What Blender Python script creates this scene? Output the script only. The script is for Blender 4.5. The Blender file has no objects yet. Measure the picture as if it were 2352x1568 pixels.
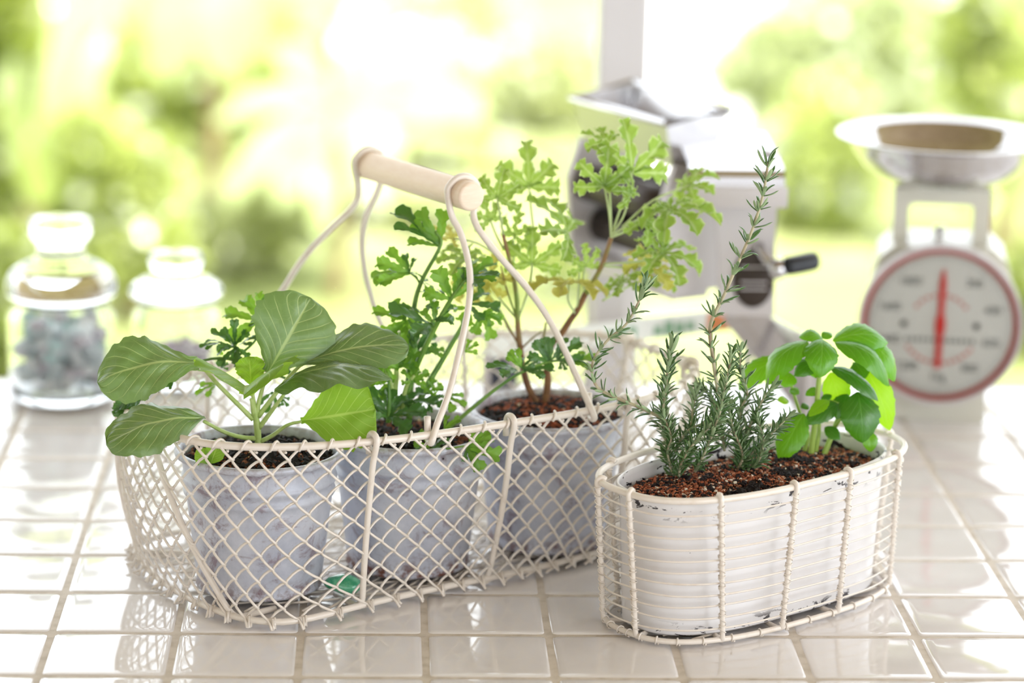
import bpy, math, random
import numpy as np
from mathutils import Vector, Matrix, noise as mnoise

random.seed(7)
rng = np.random.default_rng(7)
S = bpy.context.scene
COL = S.collection

# ------------------------------------------------------------------ camera
F_PX = 6900.6
CAM = np.array([0.35885, -2.20167, 0.81415])
CR = np.array([0.99887, -0.04137, 0.01980])
CF = np.array([0.04500, 0.96962, -0.24033])
CR = CR - CF * (CR @ CF) / (CF @ CF)
CR /= np.linalg.norm(CR); CF /= np.linalg.norm(CF)
CU = np.cross(CR, CF)
cd = bpy.data.cameras.new('camera')
cd.sensor_width = 36.0
cd.lens = F_PX * 36 / 2352
cd.clip_end = 200
cd.dof.use_dof = True
cd.dof.focus_distance = 2.44
cd.dof.aperture_fstop = 2.6
cam = bpy.data.objects.new('camera', cd)
COL.objects.link(cam)
cam.matrix_world = Matrix(((CR[0], CU[0], -CF[0], CAM[0]), (CR[1], CU[1], -CF[1], CAM[1]),
                           (CR[2], CU[2], -CF[2], CAM[2]), (0, 0, 0, 1)))
S.camera = cam

# ------------------------------------------------------------------ light
w = bpy.data.worlds.new('sky'); S.world = w; w.use_nodes = True
bg = w.node_tree.nodes['Background']
bg.inputs[0].default_value = (0.90, 0.955, 1.0, 1)
bg.inputs[1].default_value = 2.1
sd = bpy.data.lights.new('sun', 'SUN'); sd.energy = 7.6; sd.angle = 0.01; sd.color = (1, 0.97, 0.90)
sun = bpy.data.objects.new('sun', sd); COL.objects.link(sun)
sun.rotation_euler = Vector((-0.55, 0.30, -1.0)).to_track_quat('-Z', 'Y').to_euler()
ad = bpy.data.lights.new('side_window', 'AREA'); ad.shape = 'RECTANGLE'; ad.size = 1.3; ad.size_y = 1.4; ad.energy = 14; ad.color = (.93, .96, 1.0)
al = bpy.data.objects.new('side_window', ad); COL.objects.link(al); al.location = (2.9, -2.2, .9)
al.rotation_euler = (Vector((.5, .2, .05)) - Vector(al.location)).to_track_quat('-Z', 'Y').to_euler()
S.view_settings.view_transform = 'Standard'
S.view_settings.look = 'None'
S.view_settings.gamma = 1
S.view_settings.use_curve_mapping = False
S.view_settings.exposure = 0.64
S.cycles.max_bounces = 10
S.cycles.transparent_max_bounces = 12
S.cycles.transmission_bounces = 8
S.cycles.sample_clamp_indirect = 6

# ------------------------------------------------------------------ helpers
def _ray(x, y):
    return CF + CR * (x - 1176) / F_PX - CU * (y - 784) / F_PX
def up(x, y, z):
    d = _ray(x, y); return CAM + d * ((z - CAM[2]) / d[2])
def at(x, y, Y):
    d = _ray(x, y); return CAM + d * ((Y - CAM[1]) / d[1])

def lin(c):
    return tuple(((v / 255) / 12.92 if v / 255 <= .04045 else ((v / 255 + .055) / 1.055) ** 2.4) for v in c) + (1.0,)

class NT:
    def __init__(s, name):
        s.m = bpy.data.materials.new(name); s.m.use_nodes = True
        s.t = s.m.node_tree; s.p = s.t.nodes['Principled BSDF']; s.out = s.t.nodes['Material Output']
    def n(s, typ, **kw):
        nd = s.t.nodes.new(typ)
        for k, v in kw.items(): setattr(nd, k, v)
        return nd
    def put(s, sock, v):
        if hasattr(v, 'is_linked') or isinstance(v, bpy.types.NodeSocket): s.t.links.new(v, sock)
        else: sock.default_value = v
    def math(s, op, a, b=0.0, c=0.0, clamp=False):
        nd = s.n('ShaderNodeMath', operation=op); nd.use_clamp = clamp
        s.put(nd.inputs[0], a); s.put(nd.inputs[1], b); s.put(nd.inputs[2], c); return nd.outputs[0]
    def mix(s, f, a, b):
        nd = s.n('ShaderNodeMix', data_type='RGBA')
        s.put(nd.inputs[0], f); s.put(nd.inputs[6], a); s.put(nd.inputs[7], b); return nd.outputs[2]
    def noise(s, scale, detail=4, rough=.6, coord='Object', dist=0.0, stretch=None):
        tc = s.n('ShaderNodeTexCoord'); nz = s.n('ShaderNodeTexNoise')
        nz.inputs['Scale'].default_value = scale; nz.inputs['Detail'].default_value = detail
        nz.inputs['Roughness'].default_value = rough; nz.inputs['Distortion'].default_value = dist
        o = tc.outputs[coord]
        if stretch:
            mp = s.n('ShaderNodeMapping'); mp.inputs['Scale'].default_value = stretch
            s.t.links.new(o, mp.inputs[0]); o = mp.outputs[0]
        s.t.links.new(o, nz.inputs['Vector']); return nz.outputs['Fac']
    def ramp(s, f, lo, hi):
        nd = s.n('ShaderNodeMapRange'); nd.interpolation_type = 'SMOOTHSTEP'
        s.put(nd.inputs[0], f); nd.inputs[1].default_value = lo; nd.inputs[2].default_value = hi
        return nd.outputs[0]
    def bump(s, h, strength=.3, dist=.001):
        nd = s.n('ShaderNodeBump'); nd.inputs['Strength'].default_value = strength
        nd.inputs['Distance'].default_value = dist; s.put(nd.inputs['Height'], h)
        s.t.links.new(nd.outputs[0], s.p.inputs['Normal'])
    def base(s, v): s.put(s.p.inputs['Base Color'], v)
    def set(s, rough=.5, metal=0, spec=.5, coat=0, coat_rough=.05, trans=0, ior=1.5):
        p = s.p.inputs
        p['Roughness'].default_value = rough; p['Metallic'].default_value = metal
        p['Specular IOR Level'].default_value = spec; p['Coat Weight'].default_value = coat
        p['Coat Roughness'].default_value = coat_rough; p['Transmission Weight'].default_value = trans
        p['IOR'].default_value = ior
        return s

def plain(name, c, rough=.5, metal=0, spec=.5, coat=0, var=None, bump=None, trans=0, ior=1.5):
    t = NT(name).set(rough, metal, spec, coat, trans=trans, ior=ior)
    if var:
        c2, sc, lo, hi = var
        t.base(t.mix(t.ramp(t.noise(sc), lo, hi), lin(c), lin(c2)))
    else: t.base(lin(c))
    if bump: t.bump(t.noise(bump[0]), bump[1], bump[2])
    return t.m

def leafmat(name, c, vein, under, tcol, rough=.4, tr=.4, spec=.5, veins=None, coat=0, var=None, shine=None):
    """c upper face, under lower face, tcol light passing through; veins=(n,k): drawn from UV, else from attribute 'vein'"""
    t = NT(name).set(rough, 0, spec, coat, .32)
    geo = t.n('ShaderNodeNewGeometry')
    ca = lin(c)
    if var: ca = t.mix(t.ramp(t.noise(var[1]), .35, .65), lin(c), lin(var[0]))
    b = t.mix(geo.outputs['Backfacing'], ca, lin(under))
    if veins:
        n, k, wm = veins
        uv = t.n('ShaderNodeUVMap'); sp = t.n('ShaderNodeSeparateXYZ'); t.t.links.new(uv.outputs[0], sp.inputs[0])
        s_, t_ = sp.outputs[0], t.math('ABSOLUTE', t.math('SUBTRACT', t.math('MULTIPLY', sp.outputs[1], 2), 1))
        nz = t.math('MULTIPLY', t.math('SUBTRACT', t.noise(60, 2), .5), .10)
        x = t.math('ADD', t.math('MULTIPLY', t.math('SUBTRACT', s_, t.math('MULTIPLY', t.math('POWER', t_, .8), k)), n), nz)
        sgn = t.math('MULTIPLY', t.math('GREATER_THAN', sp.outputs[1], .5), .45)
        fr = t.math('ABSOLUTE', t.math('SUBTRACT', t.math('FRACT', t.math('ADD', x, sgn)), .5))
        side = t.math('MULTIPLY', t.math('SUBTRACT', 1, t.ramp(fr, 0.012, 0.058)), t.math('SUBTRACT', 1, t.ramp(t_, .55, .98)))
        mid = t.math('SUBTRACT', 1, t.ramp(t.math('ADD', t_, t.math('MULTIPLY', s_, wm * .6)), wm * .5, wm))
        tc = t.n('ShaderNodeTexCoord'); vo = t.n('ShaderNodeTexVoronoi', feature='DISTANCE_TO_EDGE'); vo.inputs['Scale'].default_value = 95
        t.t.links.new(tc.outputs['Object'], vo.inputs['Vector'])
        net = t.math('MULTIPLY', t.math('SUBTRACT', 1, t.ramp(vo.outputs['Distance'], .0, .05)), .10)
        v = t.math('MAXIMUM', t.math('MAXIMUM', side, mid), net, clamp=True)
        t.bump(t.math('ADD', t.math('MULTIPLY', v, -1), t.math('MULTIPLY', t.noise(160, 2), .5)), .35, .0006)
    else:
        at_ = t.n('ShaderNodeAttribute', attribute_name='vein'); v = at_.outputs['Fac']
        t.bump(t.noise(350, 3), .3, .0006)
    b = t.mix(t.math('MULTIPLY', v, .8), b, lin(vein))
    t.base(b)
    tl = t.n('ShaderNodeBsdfTranslucent'); tl.inputs[0].default_value = lin(tcol)
    tl.inputs[0].default_value = lin(tcol)
    ms = t.n('ShaderNodeMixShader'); ms.inputs[0].default_value = tr
    t.t.links.new(t.p.outputs[0], ms.inputs[1]); t.t.links.new(tl.outputs[0], ms.inputs[2])
    t.t.links.new(ms.outputs[0], t.out.inputs[0])
    return t.m

ORG = {}
def mesh_from(name, V, F, smooth=True, attrs=None, uv=None, colors=None):
    me = bpy.data.meshes.new(name)
    V = np.asarray(V, float)
    me.from_pydata(V.tolist(), [], [tuple(map(int, f)) for f in F])
    if smooth: me.polygons.foreach_set('use_smooth', [True] * len(me.polygons))
    if attrs is not None:
        for k, a in attrs.items():
            at_ = me.attributes.new(k, 'FLOAT', 'POINT'); at_.data.foreach_set('value', np.asarray(a, np.float32))
    if colors is not None:
        ca = me.color_attributes.new('tint', 'FLOAT_COLOR', 'POINT')
        ca.data.foreach_set('color', np.asarray(colors, np.float32).ravel())
    if uv is not None:
        l = me.uv_layers.new(name='UVMap')
        idx = np.zeros(len(me.loops), np.int32); me.loops.foreach_get('vertex_index', idx)
        l.data.foreach_set('uv', np.asarray(uv, np.float32)[idx].ravel())
    me.update()
    return me

def obj(name, V, F, m, parent=None, smooth=True, **kw):
    V = np.asarray(V, float)
    o = None
    if parent is not None: V = V - ORG[parent]
    me = mesh_from(name, V, F, smooth, **kw)
    o = bpy.data.objects.new(name, me); COL.objects.link(o)
    me.materials.append(m)
    if parent is not None:
        o.parent = parent; ORG[o] = ORG[parent]
    else: ORG[o] = np.zeros(3)
    return o

def thing(name, label, cat, loc, group=None):
    o = bpy.data.objects.new(name, None); COL.objects.link(o)
    o.empty_display_size = .02
    o.location = loc; ORG[o] = np.array(loc, float)
    tag(o, label, cat, group); return o
def tag(o, label=None, cat=None, group=None, kind=None):
    if label: o['label'] = label
    if cat: o['category'] = cat
    if group: o['group'] = group
    if kind: o['kind'] = kind
    return o
def structure(name, label, V, F, m, smooth=False):
    return tag(obj(name, V, F, m, smooth=smooth), label, name.split('_')[0].replace('.', ''), kind='structure')

class MB:
    def __init__(s): s.V = []; s.F = []; s.A = []; s.n = 0
    def add(s, VF, a=None):
        V, F = VF
        s.V.append(np.asarray(V, float)); s.F += [[i + s.n for i in f] for f in F]; s.n += len(V)
        if a is not None: s.A.append(np.asarray(a))
        return s
    def get(s): return np.concatenate(s.V), s.F

def cat(*vfs):
    b = MB()
    for q in vfs: b.add(q)
    return b.get()

def catmull(P, n):
    P = np.asarray(P, float); Q = np.vstack([2 * P[0] - P[1], P, 2 * P[-1] - P[-2]]); out = []
    for i in range(1, len(Q) - 2):
        for t in np.linspace(0, 1, n, endpoint=False):
            a, b, c, d = Q[i - 1], Q[i], Q[i + 1], Q[i + 2]
            out.append(.5 * (2 * b + (c - a) * t + (2 * a - 5 * b + 4 * c - d) * t * t + (3 * b - a - 3 * c + d) * t ** 3))
    out.append(P[-1]); return np.array(out)

def tube(P, r, k=6, closed=False, caps=True):
    P = np.asarray(P, float); n = len(P)
    r = np.broadcast_to(np.asarray(r, float), (n,))
    if closed: T = np.roll(P, -1, 0) - np.roll(P, 1, 0)
    else: T = np.gradient(P, axis=0)
    T /= np.linalg.norm(T, axis=1)[:, None] + 1e-12
    ref = np.array([0, 0, 1.]) if abs(T[0][2]) < .9 else np.array([1., 0, 0])
    N = np.zeros_like(P); nn = np.cross(T[0], ref); nn /= np.linalg.norm(nn)
    for i in range(n):
        nn = nn - T[i] * (nn @ T[i]); nn /= np.linalg.norm(nn) + 1e-12; N[i] = nn
    B = np.cross(T, N)
    an = np.arange(k) / k * 2 * np.pi
    V = (P[:, None] + r[:, None, None] * (np.cos(an)[None, :, None] * N[:, None] + np.sin(an)[None, :, None] * B[:, None])).reshape(-1, 3)
    F = []
    m = n if closed else n - 1
    for i in range(m):
        j = (i + 1) % n
        for a in range(k):
            b = (a + 1) % k
            F.append([i * k + a, i * k + b, j * k + b, j * k + a])
    if not closed and caps:
        F.append([a for a in range(k)][::-1]); F.append([(n - 1) * k + a for a in range(k)])
    return V, F

def lathe(prof, c=(0, 0, 0), n=48, sx=1., sy=1., ang=0., close=False):
    """prof: list of (r,z)"""
    prof = np.asarray(prof, float); a = np.arange(n) / n * 2 * np.pi
    V = np.stack([prof[:, None, 0] * np.cos(a) * sx, prof[:, None, 0] * np.sin(a) * sy, np.broadcast_to(prof[:, None, 1], (len(prof), n))], -1).reshape(-1, 3)
    if ang:
        ca, sa = math.cos(ang), math.sin(ang)
        V = V @ np.array([[ca, sa, 0], [-sa, ca, 0], [0, 0, 1]])
    V = V + np.array(c)
    F = []
    m = len(prof)
    for i in range(m if close else m - 1):
        j = (i + 1) % m
        for k in range(n):
            l = (k + 1) % n
            F.append([i * n + k, i * n + l, j * n + l, j * n + k])
    return V, F

def sell(a, b, n, th):
    c, s = np.cos(th), np.sin(th)
    k = (np.abs(c) ** n + np.abs(s) ** n) ** (-1 / n)
    return np.stack([a * k * c, b * k * s], -1)
def rot2(P, ang):
    ca, sa = math.cos(ang), math.sin(ang); return np.stack([P[..., 0] * ca - P[..., 1] * sa, P[..., 0] * sa + P[..., 1] * ca], -1)

def box(c, s, R=None, bev=0):
    c = np.array(c, float); s = np.array(s, float) / 2
    if bev <= 0:
        V = np.array([[x, y, z] for x in (-1, 1) for y in (-1, 1) for z in (-1, 1)], float) * s
        F = [[0, 1, 3, 2], [4, 6, 7, 5], [0, 4, 5, 1], [2, 3, 7, 6], [0, 2, 6, 4], [1, 5, 7, 3]]
    else:
        import bmesh
        bm = bmesh.new(); bmesh.ops.create_cube(bm, size=1)
        for v in bm.verts: v.co = Vector((v.co.x * 2 * s[0], v.co.y * 2 * s[1], v.co.z * 2 * s[2]))
        bmesh.ops.bevel(bm, geom=bm.edges[:], offset=bev, segments=3, affect='EDGES', profile=.5)
        bm.verts.index_update()
        V = np.array([v.co[:] for v in bm.verts]); F = [[v.index for v in f.verts] for f in bm.faces]; bm.free()
    if R is not None: V = V @ np.array(R).T
    return V + c, F

def prism(poly, d0, d1, frame):
    """poly (n,2) in frame axes (o,ax,ay,az) extruded from d0 to d1 along az"""
    o, ax, ay, az = [np.array(q, float) for q in frame]
    P = np.array(poly, float); n = len(P)
    A = o + P[:, :1] * ax + P[:, 1:] * ay
    V = np.vstack([A + az * d0, A + az * d1])
    F = [list(range(n))[::-1], [n + i for i in range(n)]] + [[i, (i + 1) % n, n + (i + 1) % n, n + i] for i in range(n)]
    return V, F

def nrm(v): v = np.asarray(v, float); return v / (np.linalg.norm(v) + 1e-12)
VX, VY, VZ = np.eye(3)

# ------------------------------------------------------------------ leaves
def grid_leaf(base, tip, width, n, arch=.12, drop=0., fold=.15, cup=0., peak=.5, tipp=1.0, basew=.08, ns=36, nt=20, wav=.02, wf=5, quilt=.0, qn=7, qk=.45, seed=0, bumpy=0., twist=0.):
    base = np.asarray(base, float); tip = np.asarray(tip, float)
    x = tip - base; L = np.linalg.norm(x); x = x / L
    n = nrm(n); n = nrm(n - (n @ x) * x); sd = np.cross(n, x)
    s = np.linspace(0, 1, ns); t = np.linspace(-1, 1, nt)
    # outline: rises to 1 at peak, falls to point
    a = np.log(.5) / np.log(peak)
    q = s ** a
    wd = np.sin(np.pi * q) ** (.75)
    wd = np.where(q > .5, np.abs(np.sin(np.pi * q)) ** (.55 * tipp), wd)
    wd = np.maximum(wd, basew * (1 - s) ** 2)
    R = np.random.RandomState(seed); ph = R.rand(6) * 6.28
    V = np.zeros((ns, nt, 3))
    for i, si in enumerate(s):
        c = base + x * L * si + n * L * (arch * 4 * si * (1 - si) - drop * si ** 2.5)
        hw = width / 2 * wd[i]
        tw = twist * si
        sdi = sd * math.cos(tw) + n * math.sin(tw); ni = -sd * math.sin(tw) + n * math.cos(tw)
        e = 1 + .035 * np.sin(si * 37 + ph[0] + 2 * (t > 0)) * np.abs(t) ** 3 + .03 * np.sin(si * 61 + ph[1]) * np.abs(t) ** 3
        off = hw * (fold * np.abs(t) + cup * t * t)
        off = off + L * wav * np.abs(t) ** 2 * np.sin(wf * si * 6.28 / 2 + ph[2] + (t > 0) * 1.7)
        if quilt: off = off + L * quilt * np.abs(np.sin(np.pi * (qn * (si - qk * np.abs(t) ** .8) + .5 + .45 * (t > 0)))) * (1 - np.abs(t) ** 4) * min(1, wd[i] * 1.5) * np.minimum(1, np.abs(t) * 5)
        if bumpy: off = off + L * bumpy * np.array([mnoise.noise(Vector((si * 4 + seed, tt * 2.2, seed * 1.7))) for tt in t])
        lat = hw * t * e * math.cos(math.atan(fold) * .5)
        V[i] = c + np.outer(lat, sdi) + np.outer(off, ni)
    uv = np.stack(np.meshgrid(s, (t + 1) / 2, indexing='ij'), -1).reshape(-1, 2)
    F = [[i * nt + j, i * nt + j + 1, (i + 1) * nt + j + 1, (i + 1) * nt + j] for i in range(ns - 1) for j in range(nt - 1)]
    F = [f[::-1] for f in F]
    return V.reshape(-1, 3), F, uv

def polar_leaf(c, d, n, R, lobes, half, depth, thmax, teeth=.12, tf=3, pw=1.6, cup=.1, ruf=.05, rings=6, nth=132, seed=0, drop=0., env=lambda th: 1., edge=True, pinch=0):
    c = np.asarray(c, float); d = nrm(d); n = nrm(np.asarray(n) - (np.asarray(n) @ d) * d); sd = np.cross(n, d)
    th = np.linspace(-thmax, thmax, nth)
    RS = np.random.RandomState(seed)
    lb = np.radians(lobes); hb = np.radians(half)
    dd = np.abs(th[:, None] - lb[None]); k = dd.argmin(1); dm = dd.min(1)
    rel = np.clip(dm / hb, 0, 1)
    jit = 1 + .13 * (RS.rand(len(lobes)) - .5)
    prof = (1 - rel ** pw)
    r = env(th) * jit[k] * ((1 - depth) + depth * prof)
    r = r + teeth * env(th) * ((2 / np.pi) * np.arcsin(np.abs(np.sin((th - lb[k]) / hb * np.pi * tf / 2 + np.pi / 2))) - .5) * np.clip(prof * 2.2, .15, 1)
    r = np.maximum(r, .08)
    rho = np.concatenate([np.linspace(0.03, .88, rings), [.955, 1.0]])
    signed = (th - lb[k]) / hb
    V = []; A = []
    vein_l = np.exp(-(signed / .14) ** 2)
    for q in rho:
        rr = R * q * r
        z = R * (cup * (q * r) ** 2 - drop * (q * r) ** 3 + ruf * np.sin(3 * th + seed) * q + .10 * ruf / .05 * q * r * (rel - .5) + .35 * ruf * q * q * np.sin(19 * th + seed * 2))
        wig = 1.0
        V.append(c + np.outer(rr * np.cos(th), d) + np.outer(rr * np.sin(th) * (1 - pinch), sd) + np.outer(z, n))
        A.append(np.maximum(vein_l * (1 - .7 * q), (1.0 if (edge and q > .99) else 0)))
    V = np.concatenate(V); A = np.concatenate(A)
    m = nth; nr = len(rho)
    F = [[i * m + j, (i + 1) * m + j, (i + 1) * m + j + 1, i * m + j + 1] for i in range(nr - 1) for j in range(m - 1)]
    # centre fan
    V = np.vstack([V, c[None]]); A = np.append(A, .6); F += [[len(V) - 1, j, j + 1] for j in range(m - 1)]
    return V, F, A

def lobed_leaf(c, d, n, R, angles, lens, wid=.34, bumps=2.6, seed=0, fold=.25, cup=.25, droop=.25, sweep=.30, ns=34, nt=9, mix=(.24, .58, .22), w0=.30, ruffle=1.):
    """palmate leaf of feathered lobes growing from one point"""
    c = np.asarray(c, float); d = nrm(d); n = nrm(np.asarray(n) - (np.asarray(n) @ d) * d); sd = np.cross(n, d)
    RS = np.random.RandomState(seed); VV = []; FF = []; AA = []; k = 0
    s = np.linspace(0, 1, ns); t = np.linspace(-1, 1, nt)
    for a, l in zip(angles, lens):
        a = math.radians(a + RS.uniform(-5, 5)); L = R * l * RS.uniform(.9, 1.08); W = R * wid * RS.uniform(.88, 1.12) * (.6 + .4 * l)
        ax_ = d * math.cos(a) + sd * math.sin(a); lat = -d * math.sin(a) + sd * math.cos(a)
        b = bumps + RS.uniform(-.3, .3); ph = RS.uniform(-.1, .1)
        big = np.abs(np.sin(np.pi * (b * (s ** 1.15) + ph)))
        tooth = mix[2] * (2 / np.pi) * np.arcsin(np.abs(np.sin(np.pi * (b * 2.5 * s + ph * 2))))
        env = np.minimum(1, w0 + 1.1 * s) * np.sqrt(np.clip(1 - s ** 6, 0, 1))
        w_ = W * .5 * env * (mix[0] + mix[1] * big ** 1.3 + tooth)
        w_[-1] *= .5
        w_ = np.maximum(w_, W * .1 * (1 - s))
        cu = RS.uniform(.7, 1.3); rl = RS.uniform(-.25, .25)
        wob = RS.rand(4) * 6.28
        V = np.zeros((ns, nt, 3)); A = np.zeros((ns, nt))
        for j, tj in enumerate(t):
            along = L * (s + sweep * abs(tj) * (1 - .3 * s) * env * .8)
            h = R * cup * cu * s * (1 - .55 * s) - R * droop * cu * s ** 3 + w_ * abs(tj) * fold + w_ * tj * rl
            h = h + ruffle * R * .030 * np.abs(tj) * np.sin(s * 17 + wob[0] + (tj > 0) * 2) + ruffle * R * .02 * np.abs(tj) ** 2 * np.sin(s * 38 + wob[1])
            V[:, j] = c + np.outer(along, ax_) + np.outer(w_ * tj, lat) + np.outer(h, n)
            A[:, j] = 1.0 if abs(tj) > .99 else (.65 if abs(tj) < .01 else 0)
        VV.append(V.reshape(-1, 3)); AA.append(A.ravel())
        FF += [[k + i * nt + j, k + (i + 1) * nt + j, k + (i + 1) * nt + j + 1, k + i * nt + j + 1] for i in range(ns - 1) for j in range(nt - 1)]
        k += ns * nt
    return np.concatenate(VV), FF, np.concatenate(AA)

# ------------------------------------------------------------------ materials
M = {}
M['tile'] = NT('glazed_white_tile').set(.06, 0, .5, .35, .03)
_t = M['tile']; _t.base(_t.mix(_t.ramp(_t.noise(9), .3, .7), lin((234, 231, 231)), lin((227, 223, 222)))); _t.bump(_t.noise(14, 2), .12, .004); M['tile'] = _t.m
M['grout'] = plain('pale_grout', (214, 205, 194), .9, bump=(900, .4, .0005), var=((190, 180, 166), 60, .4, .75))
M['counter'] = plain('counter_wood', (222, 216, 208), .6)
M['post'] = plain('white_painted_wood', (214, 211, 214), .5, bump=(40, .1, .001))
M['ceiling'] = plain('ceiling_boards', (184, 162, 138), .7, var=((164, 140, 114), 3, .4, .6))
M['room'] = plain('warm_room_wall', (176, 156, 134), .8, var=((150, 128, 104), 2, .4, .6))
M['wallw'] = plain('white_plaster', (232, 228, 222), .8)
M['floor'] = plain('brown_floor', (130, 108, 88), .5, var=((104, 82, 62), 6, .4, .6))
M['cream'] = NT('cream_coated_wire').set(.3, 0, .5, .25, .15)
_t = M['cream']; _t.base(_t.mix(_t.ramp(_t.noise(45), .5, .8), lin((233, 224, 213)), lin((216, 202, 186)))); _t.bump(_t.noise(500, 2), .15, .0004); M['cream'] = _t.m
M['dowel'] = NT('pale_birch').set(.55)
_t = M['dowel']; _t.base(_t.mix(_t.noise(70, 6, .7, stretch=(1, 1, 6)), lin((250, 236, 218)), lin((234, 208, 180)))); _t.bump(_t.noise(300, 4), .2, .0004); M['dowel'] = _t.m
# galvanised pot: whitewashed zinc with purple-brown wear and rust at rim and foot
def zinc(name, seedloc, rust):
    t = NT(name).set(.42, .12, .5)
    a = t.mix(t.ramp(t.noise(22, 6, .7), .3, .72), lin((214, 217, 228)), lin((180, 185, 200)))
    b = t.mix(t.math('MULTIPLY', t.ramp(t.noise(38 + seedloc, 8, .75, dist=.6), .52, .66), .85), a, lin((142, 124, 136)))
    tc = t.n('ShaderNodeTexCoord'); sp = t.n('ShaderNodeSeparateXYZ'); t.t.links.new(tc.outputs['Object'], sp.inputs[0])
    foot = t.math('SUBTRACT', 1, t.ramp(sp.outputs[2], .004, .02))
    rim = t.ramp(sp.outputs[2], .108, .118)
    nz = t.ramp(t.noise(90, 6, .7), .42, .6)
    rm = t.math('MULTIPLY', t.math('MULTIPLY', t.math('ADD', foot, t.math('MULTIPLY', rim, .5), clamp=True), nz), rust)
    t.base(t.mix(rm, b, lin((112, 62, 40))))
    t.bump(t.noise(120, 5), .15, .001)
    return t.m
M['zinc1'] = zinc('whitewashed_zinc', 0, .6); M['zinc2'] = zinc('rusted_zinc', 9, 1.0); M['zinc3'] = zinc('pale_zinc', 4, .75)
# chipped white enamel
def enamel():
    t = NT('chipped_white_enamel').set(.25, 0, .5, .3, .1)
    tc = t.n('ShaderNodeTexCoord'); sp = t.n('ShaderNodeSeparateXYZ'); t.t.links.new(tc.outputs['Object'], sp.inputs[0])
    z = sp.outputs[2]
    foot = t.math('SUBTRACT', 1, t.ramp(z, .003, .014)); rim = t.ramp(z, .094, .104)
    edge = t.math('ADD', foot, rim, clamp=True)
    nz = t.noise(42, 5, .65, dist=.8, stretch=(1, 1, 2.4))
    chip = t.math('MULTIPLY', edge, t.ramp(nz, .578, .592))
    spots = t.ramp(t.noise(85, 3, .5), .755, .765)
    chip = t.math('MAXIMUM', chip, spots)
    b = t.mix(t.ramp(t.noise(11, 4), .45, .8), lin((228, 226, 227)), lin((214, 209, 207)))
    t.base(t.mix(chip, b, lin((40, 36, 44))))
    t.bump(t.math('MULTIPLY', chip, -1), .4, .0006)
    return t.m
M['enamel'] = enamel()
ts = NT('soil_bits').set(.75, 0, .3)
_a = ts.n('ShaderNodeVertexColor', layer_name='tint'); ts.base(_a.outputs[0]); M['soil'] = ts.m
M['soil_base'] = plain('dark_soil', (70, 42, 28), .95, var=((28, 18, 14), 220, .4, .6), bump=(260, 1, .003))
M['glass'] = plain('clear_glass', (250, 252, 252), .02, trans=1.0, ior=1.45)
M['chrome'] = plain('polished_steel', (198, 196, 198), .09, metal=1)
M['steel'] = plain('brushed_steel', (205, 203, 204), .28, metal=1)
M['castgrey'] = plain('grey_painted_metal', (196, 190, 190), .4, .1)
M['dark'] = plain('dark_steel', (58, 48, 42), .4, .5)
M['black'] = plain('black_grip', (22, 26, 34), .35)
M['ivory'] = plain('ivory_enamel', (202, 199, 186), .35, coat=.2)
M['dialface'] = plain('dial_face', (208, 208, 204), .45)
M['red'] = plain('red_paint', (204, 30, 22), .4)
M['palered'] = plain('faded_red_print', (196, 112, 104), .5)
M['ringred'] = plain('red_ring_print', (178, 84, 78), .4)
M['ink'] = plain('grey_ink', (96, 98, 98), .6)
M['clear'] = plain('clear_plastic', (250, 250, 248), .05, trans=1.0, ior=1.1)
M['whiteplastic'] = plain('white_plastic_band', (236, 238, 232), .4)
M['orange'] = plain('orange_label', (214, 132, 78), .5)
M['greenink'] = plain('green_print', (112, 160, 120), .5)
M['navy'] = plain('navy_enamel', (44, 48, 66), .3)

M['kale'] = leafmat('collard_leaf', (92, 122, 74), (190, 206, 144), (124, 152, 92), (146, 182, 62), .36, .24, .6, (7, .42, .085), coat=.6, var=((106, 134, 90), 25))
M['kale_young'] = leafmat('young_collard_leaf', (118, 158, 54), (196, 214, 120), (150, 186, 76), (170, 214, 50), .42, .38, .5, (7, .42, .09))
M['stem_green'] = plain('pale_green_stem', (166, 190, 104), .45, var=((186, 204, 130), 60, .4, .6))
M['celery'] = leafmat('celery_leaf', (96, 146, 56), (150, 186, 104), (134, 166, 100), (160, 206, 56), .35, .45, .5, coat=.2)
M['celery_dark'] = leafmat('dark_celery_leaf', (66, 110, 54), (112, 148, 90), (112, 144, 94), (104, 158, 46), .28, .28, .6, coat=.4)
M['celery_stalk'] = plain('celery_stalk', (84, 128, 48), .4, var=((120, 160, 66), 30, .35, .65))
M['geran'] = leafmat('scented_geranium_leaf', (122, 158, 70), (232, 238, 206), (156, 184, 112), (178, 204, 84), .6, .42, .3)
M['geran_y'] = leafmat('yellowing_geranium_leaf', (176, 178, 88), (226, 220, 160), (192, 192, 116), (212, 206, 96), .6, .45, .3)
M['geran_stem'] = plain('geranium_stem', (132, 156, 70), .55, var=((150, 110, 78), 14, .42, .6))
M['geran_wood'] = plain('brown_geranium_stem', (140, 100, 62), .65, var=((110, 74, 48), 50, .4, .6))
M['petiole'] = plain('pale_petiole', (190, 206, 150), .5)
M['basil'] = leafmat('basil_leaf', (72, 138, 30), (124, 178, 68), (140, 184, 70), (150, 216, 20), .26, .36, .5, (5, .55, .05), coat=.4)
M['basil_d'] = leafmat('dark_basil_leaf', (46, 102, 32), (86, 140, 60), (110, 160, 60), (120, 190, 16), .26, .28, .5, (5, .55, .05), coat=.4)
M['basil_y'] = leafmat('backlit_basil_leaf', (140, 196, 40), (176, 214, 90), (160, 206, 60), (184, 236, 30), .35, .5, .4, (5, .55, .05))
M['basil_stem'] = plain('basil_stem', (170, 196, 96), .4)
M['needle_top'] = plain('rosemary_needle_top', (66, 104, 50), .38, coat=.15, var=((86, 124, 66), 300, .4, .6))
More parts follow.
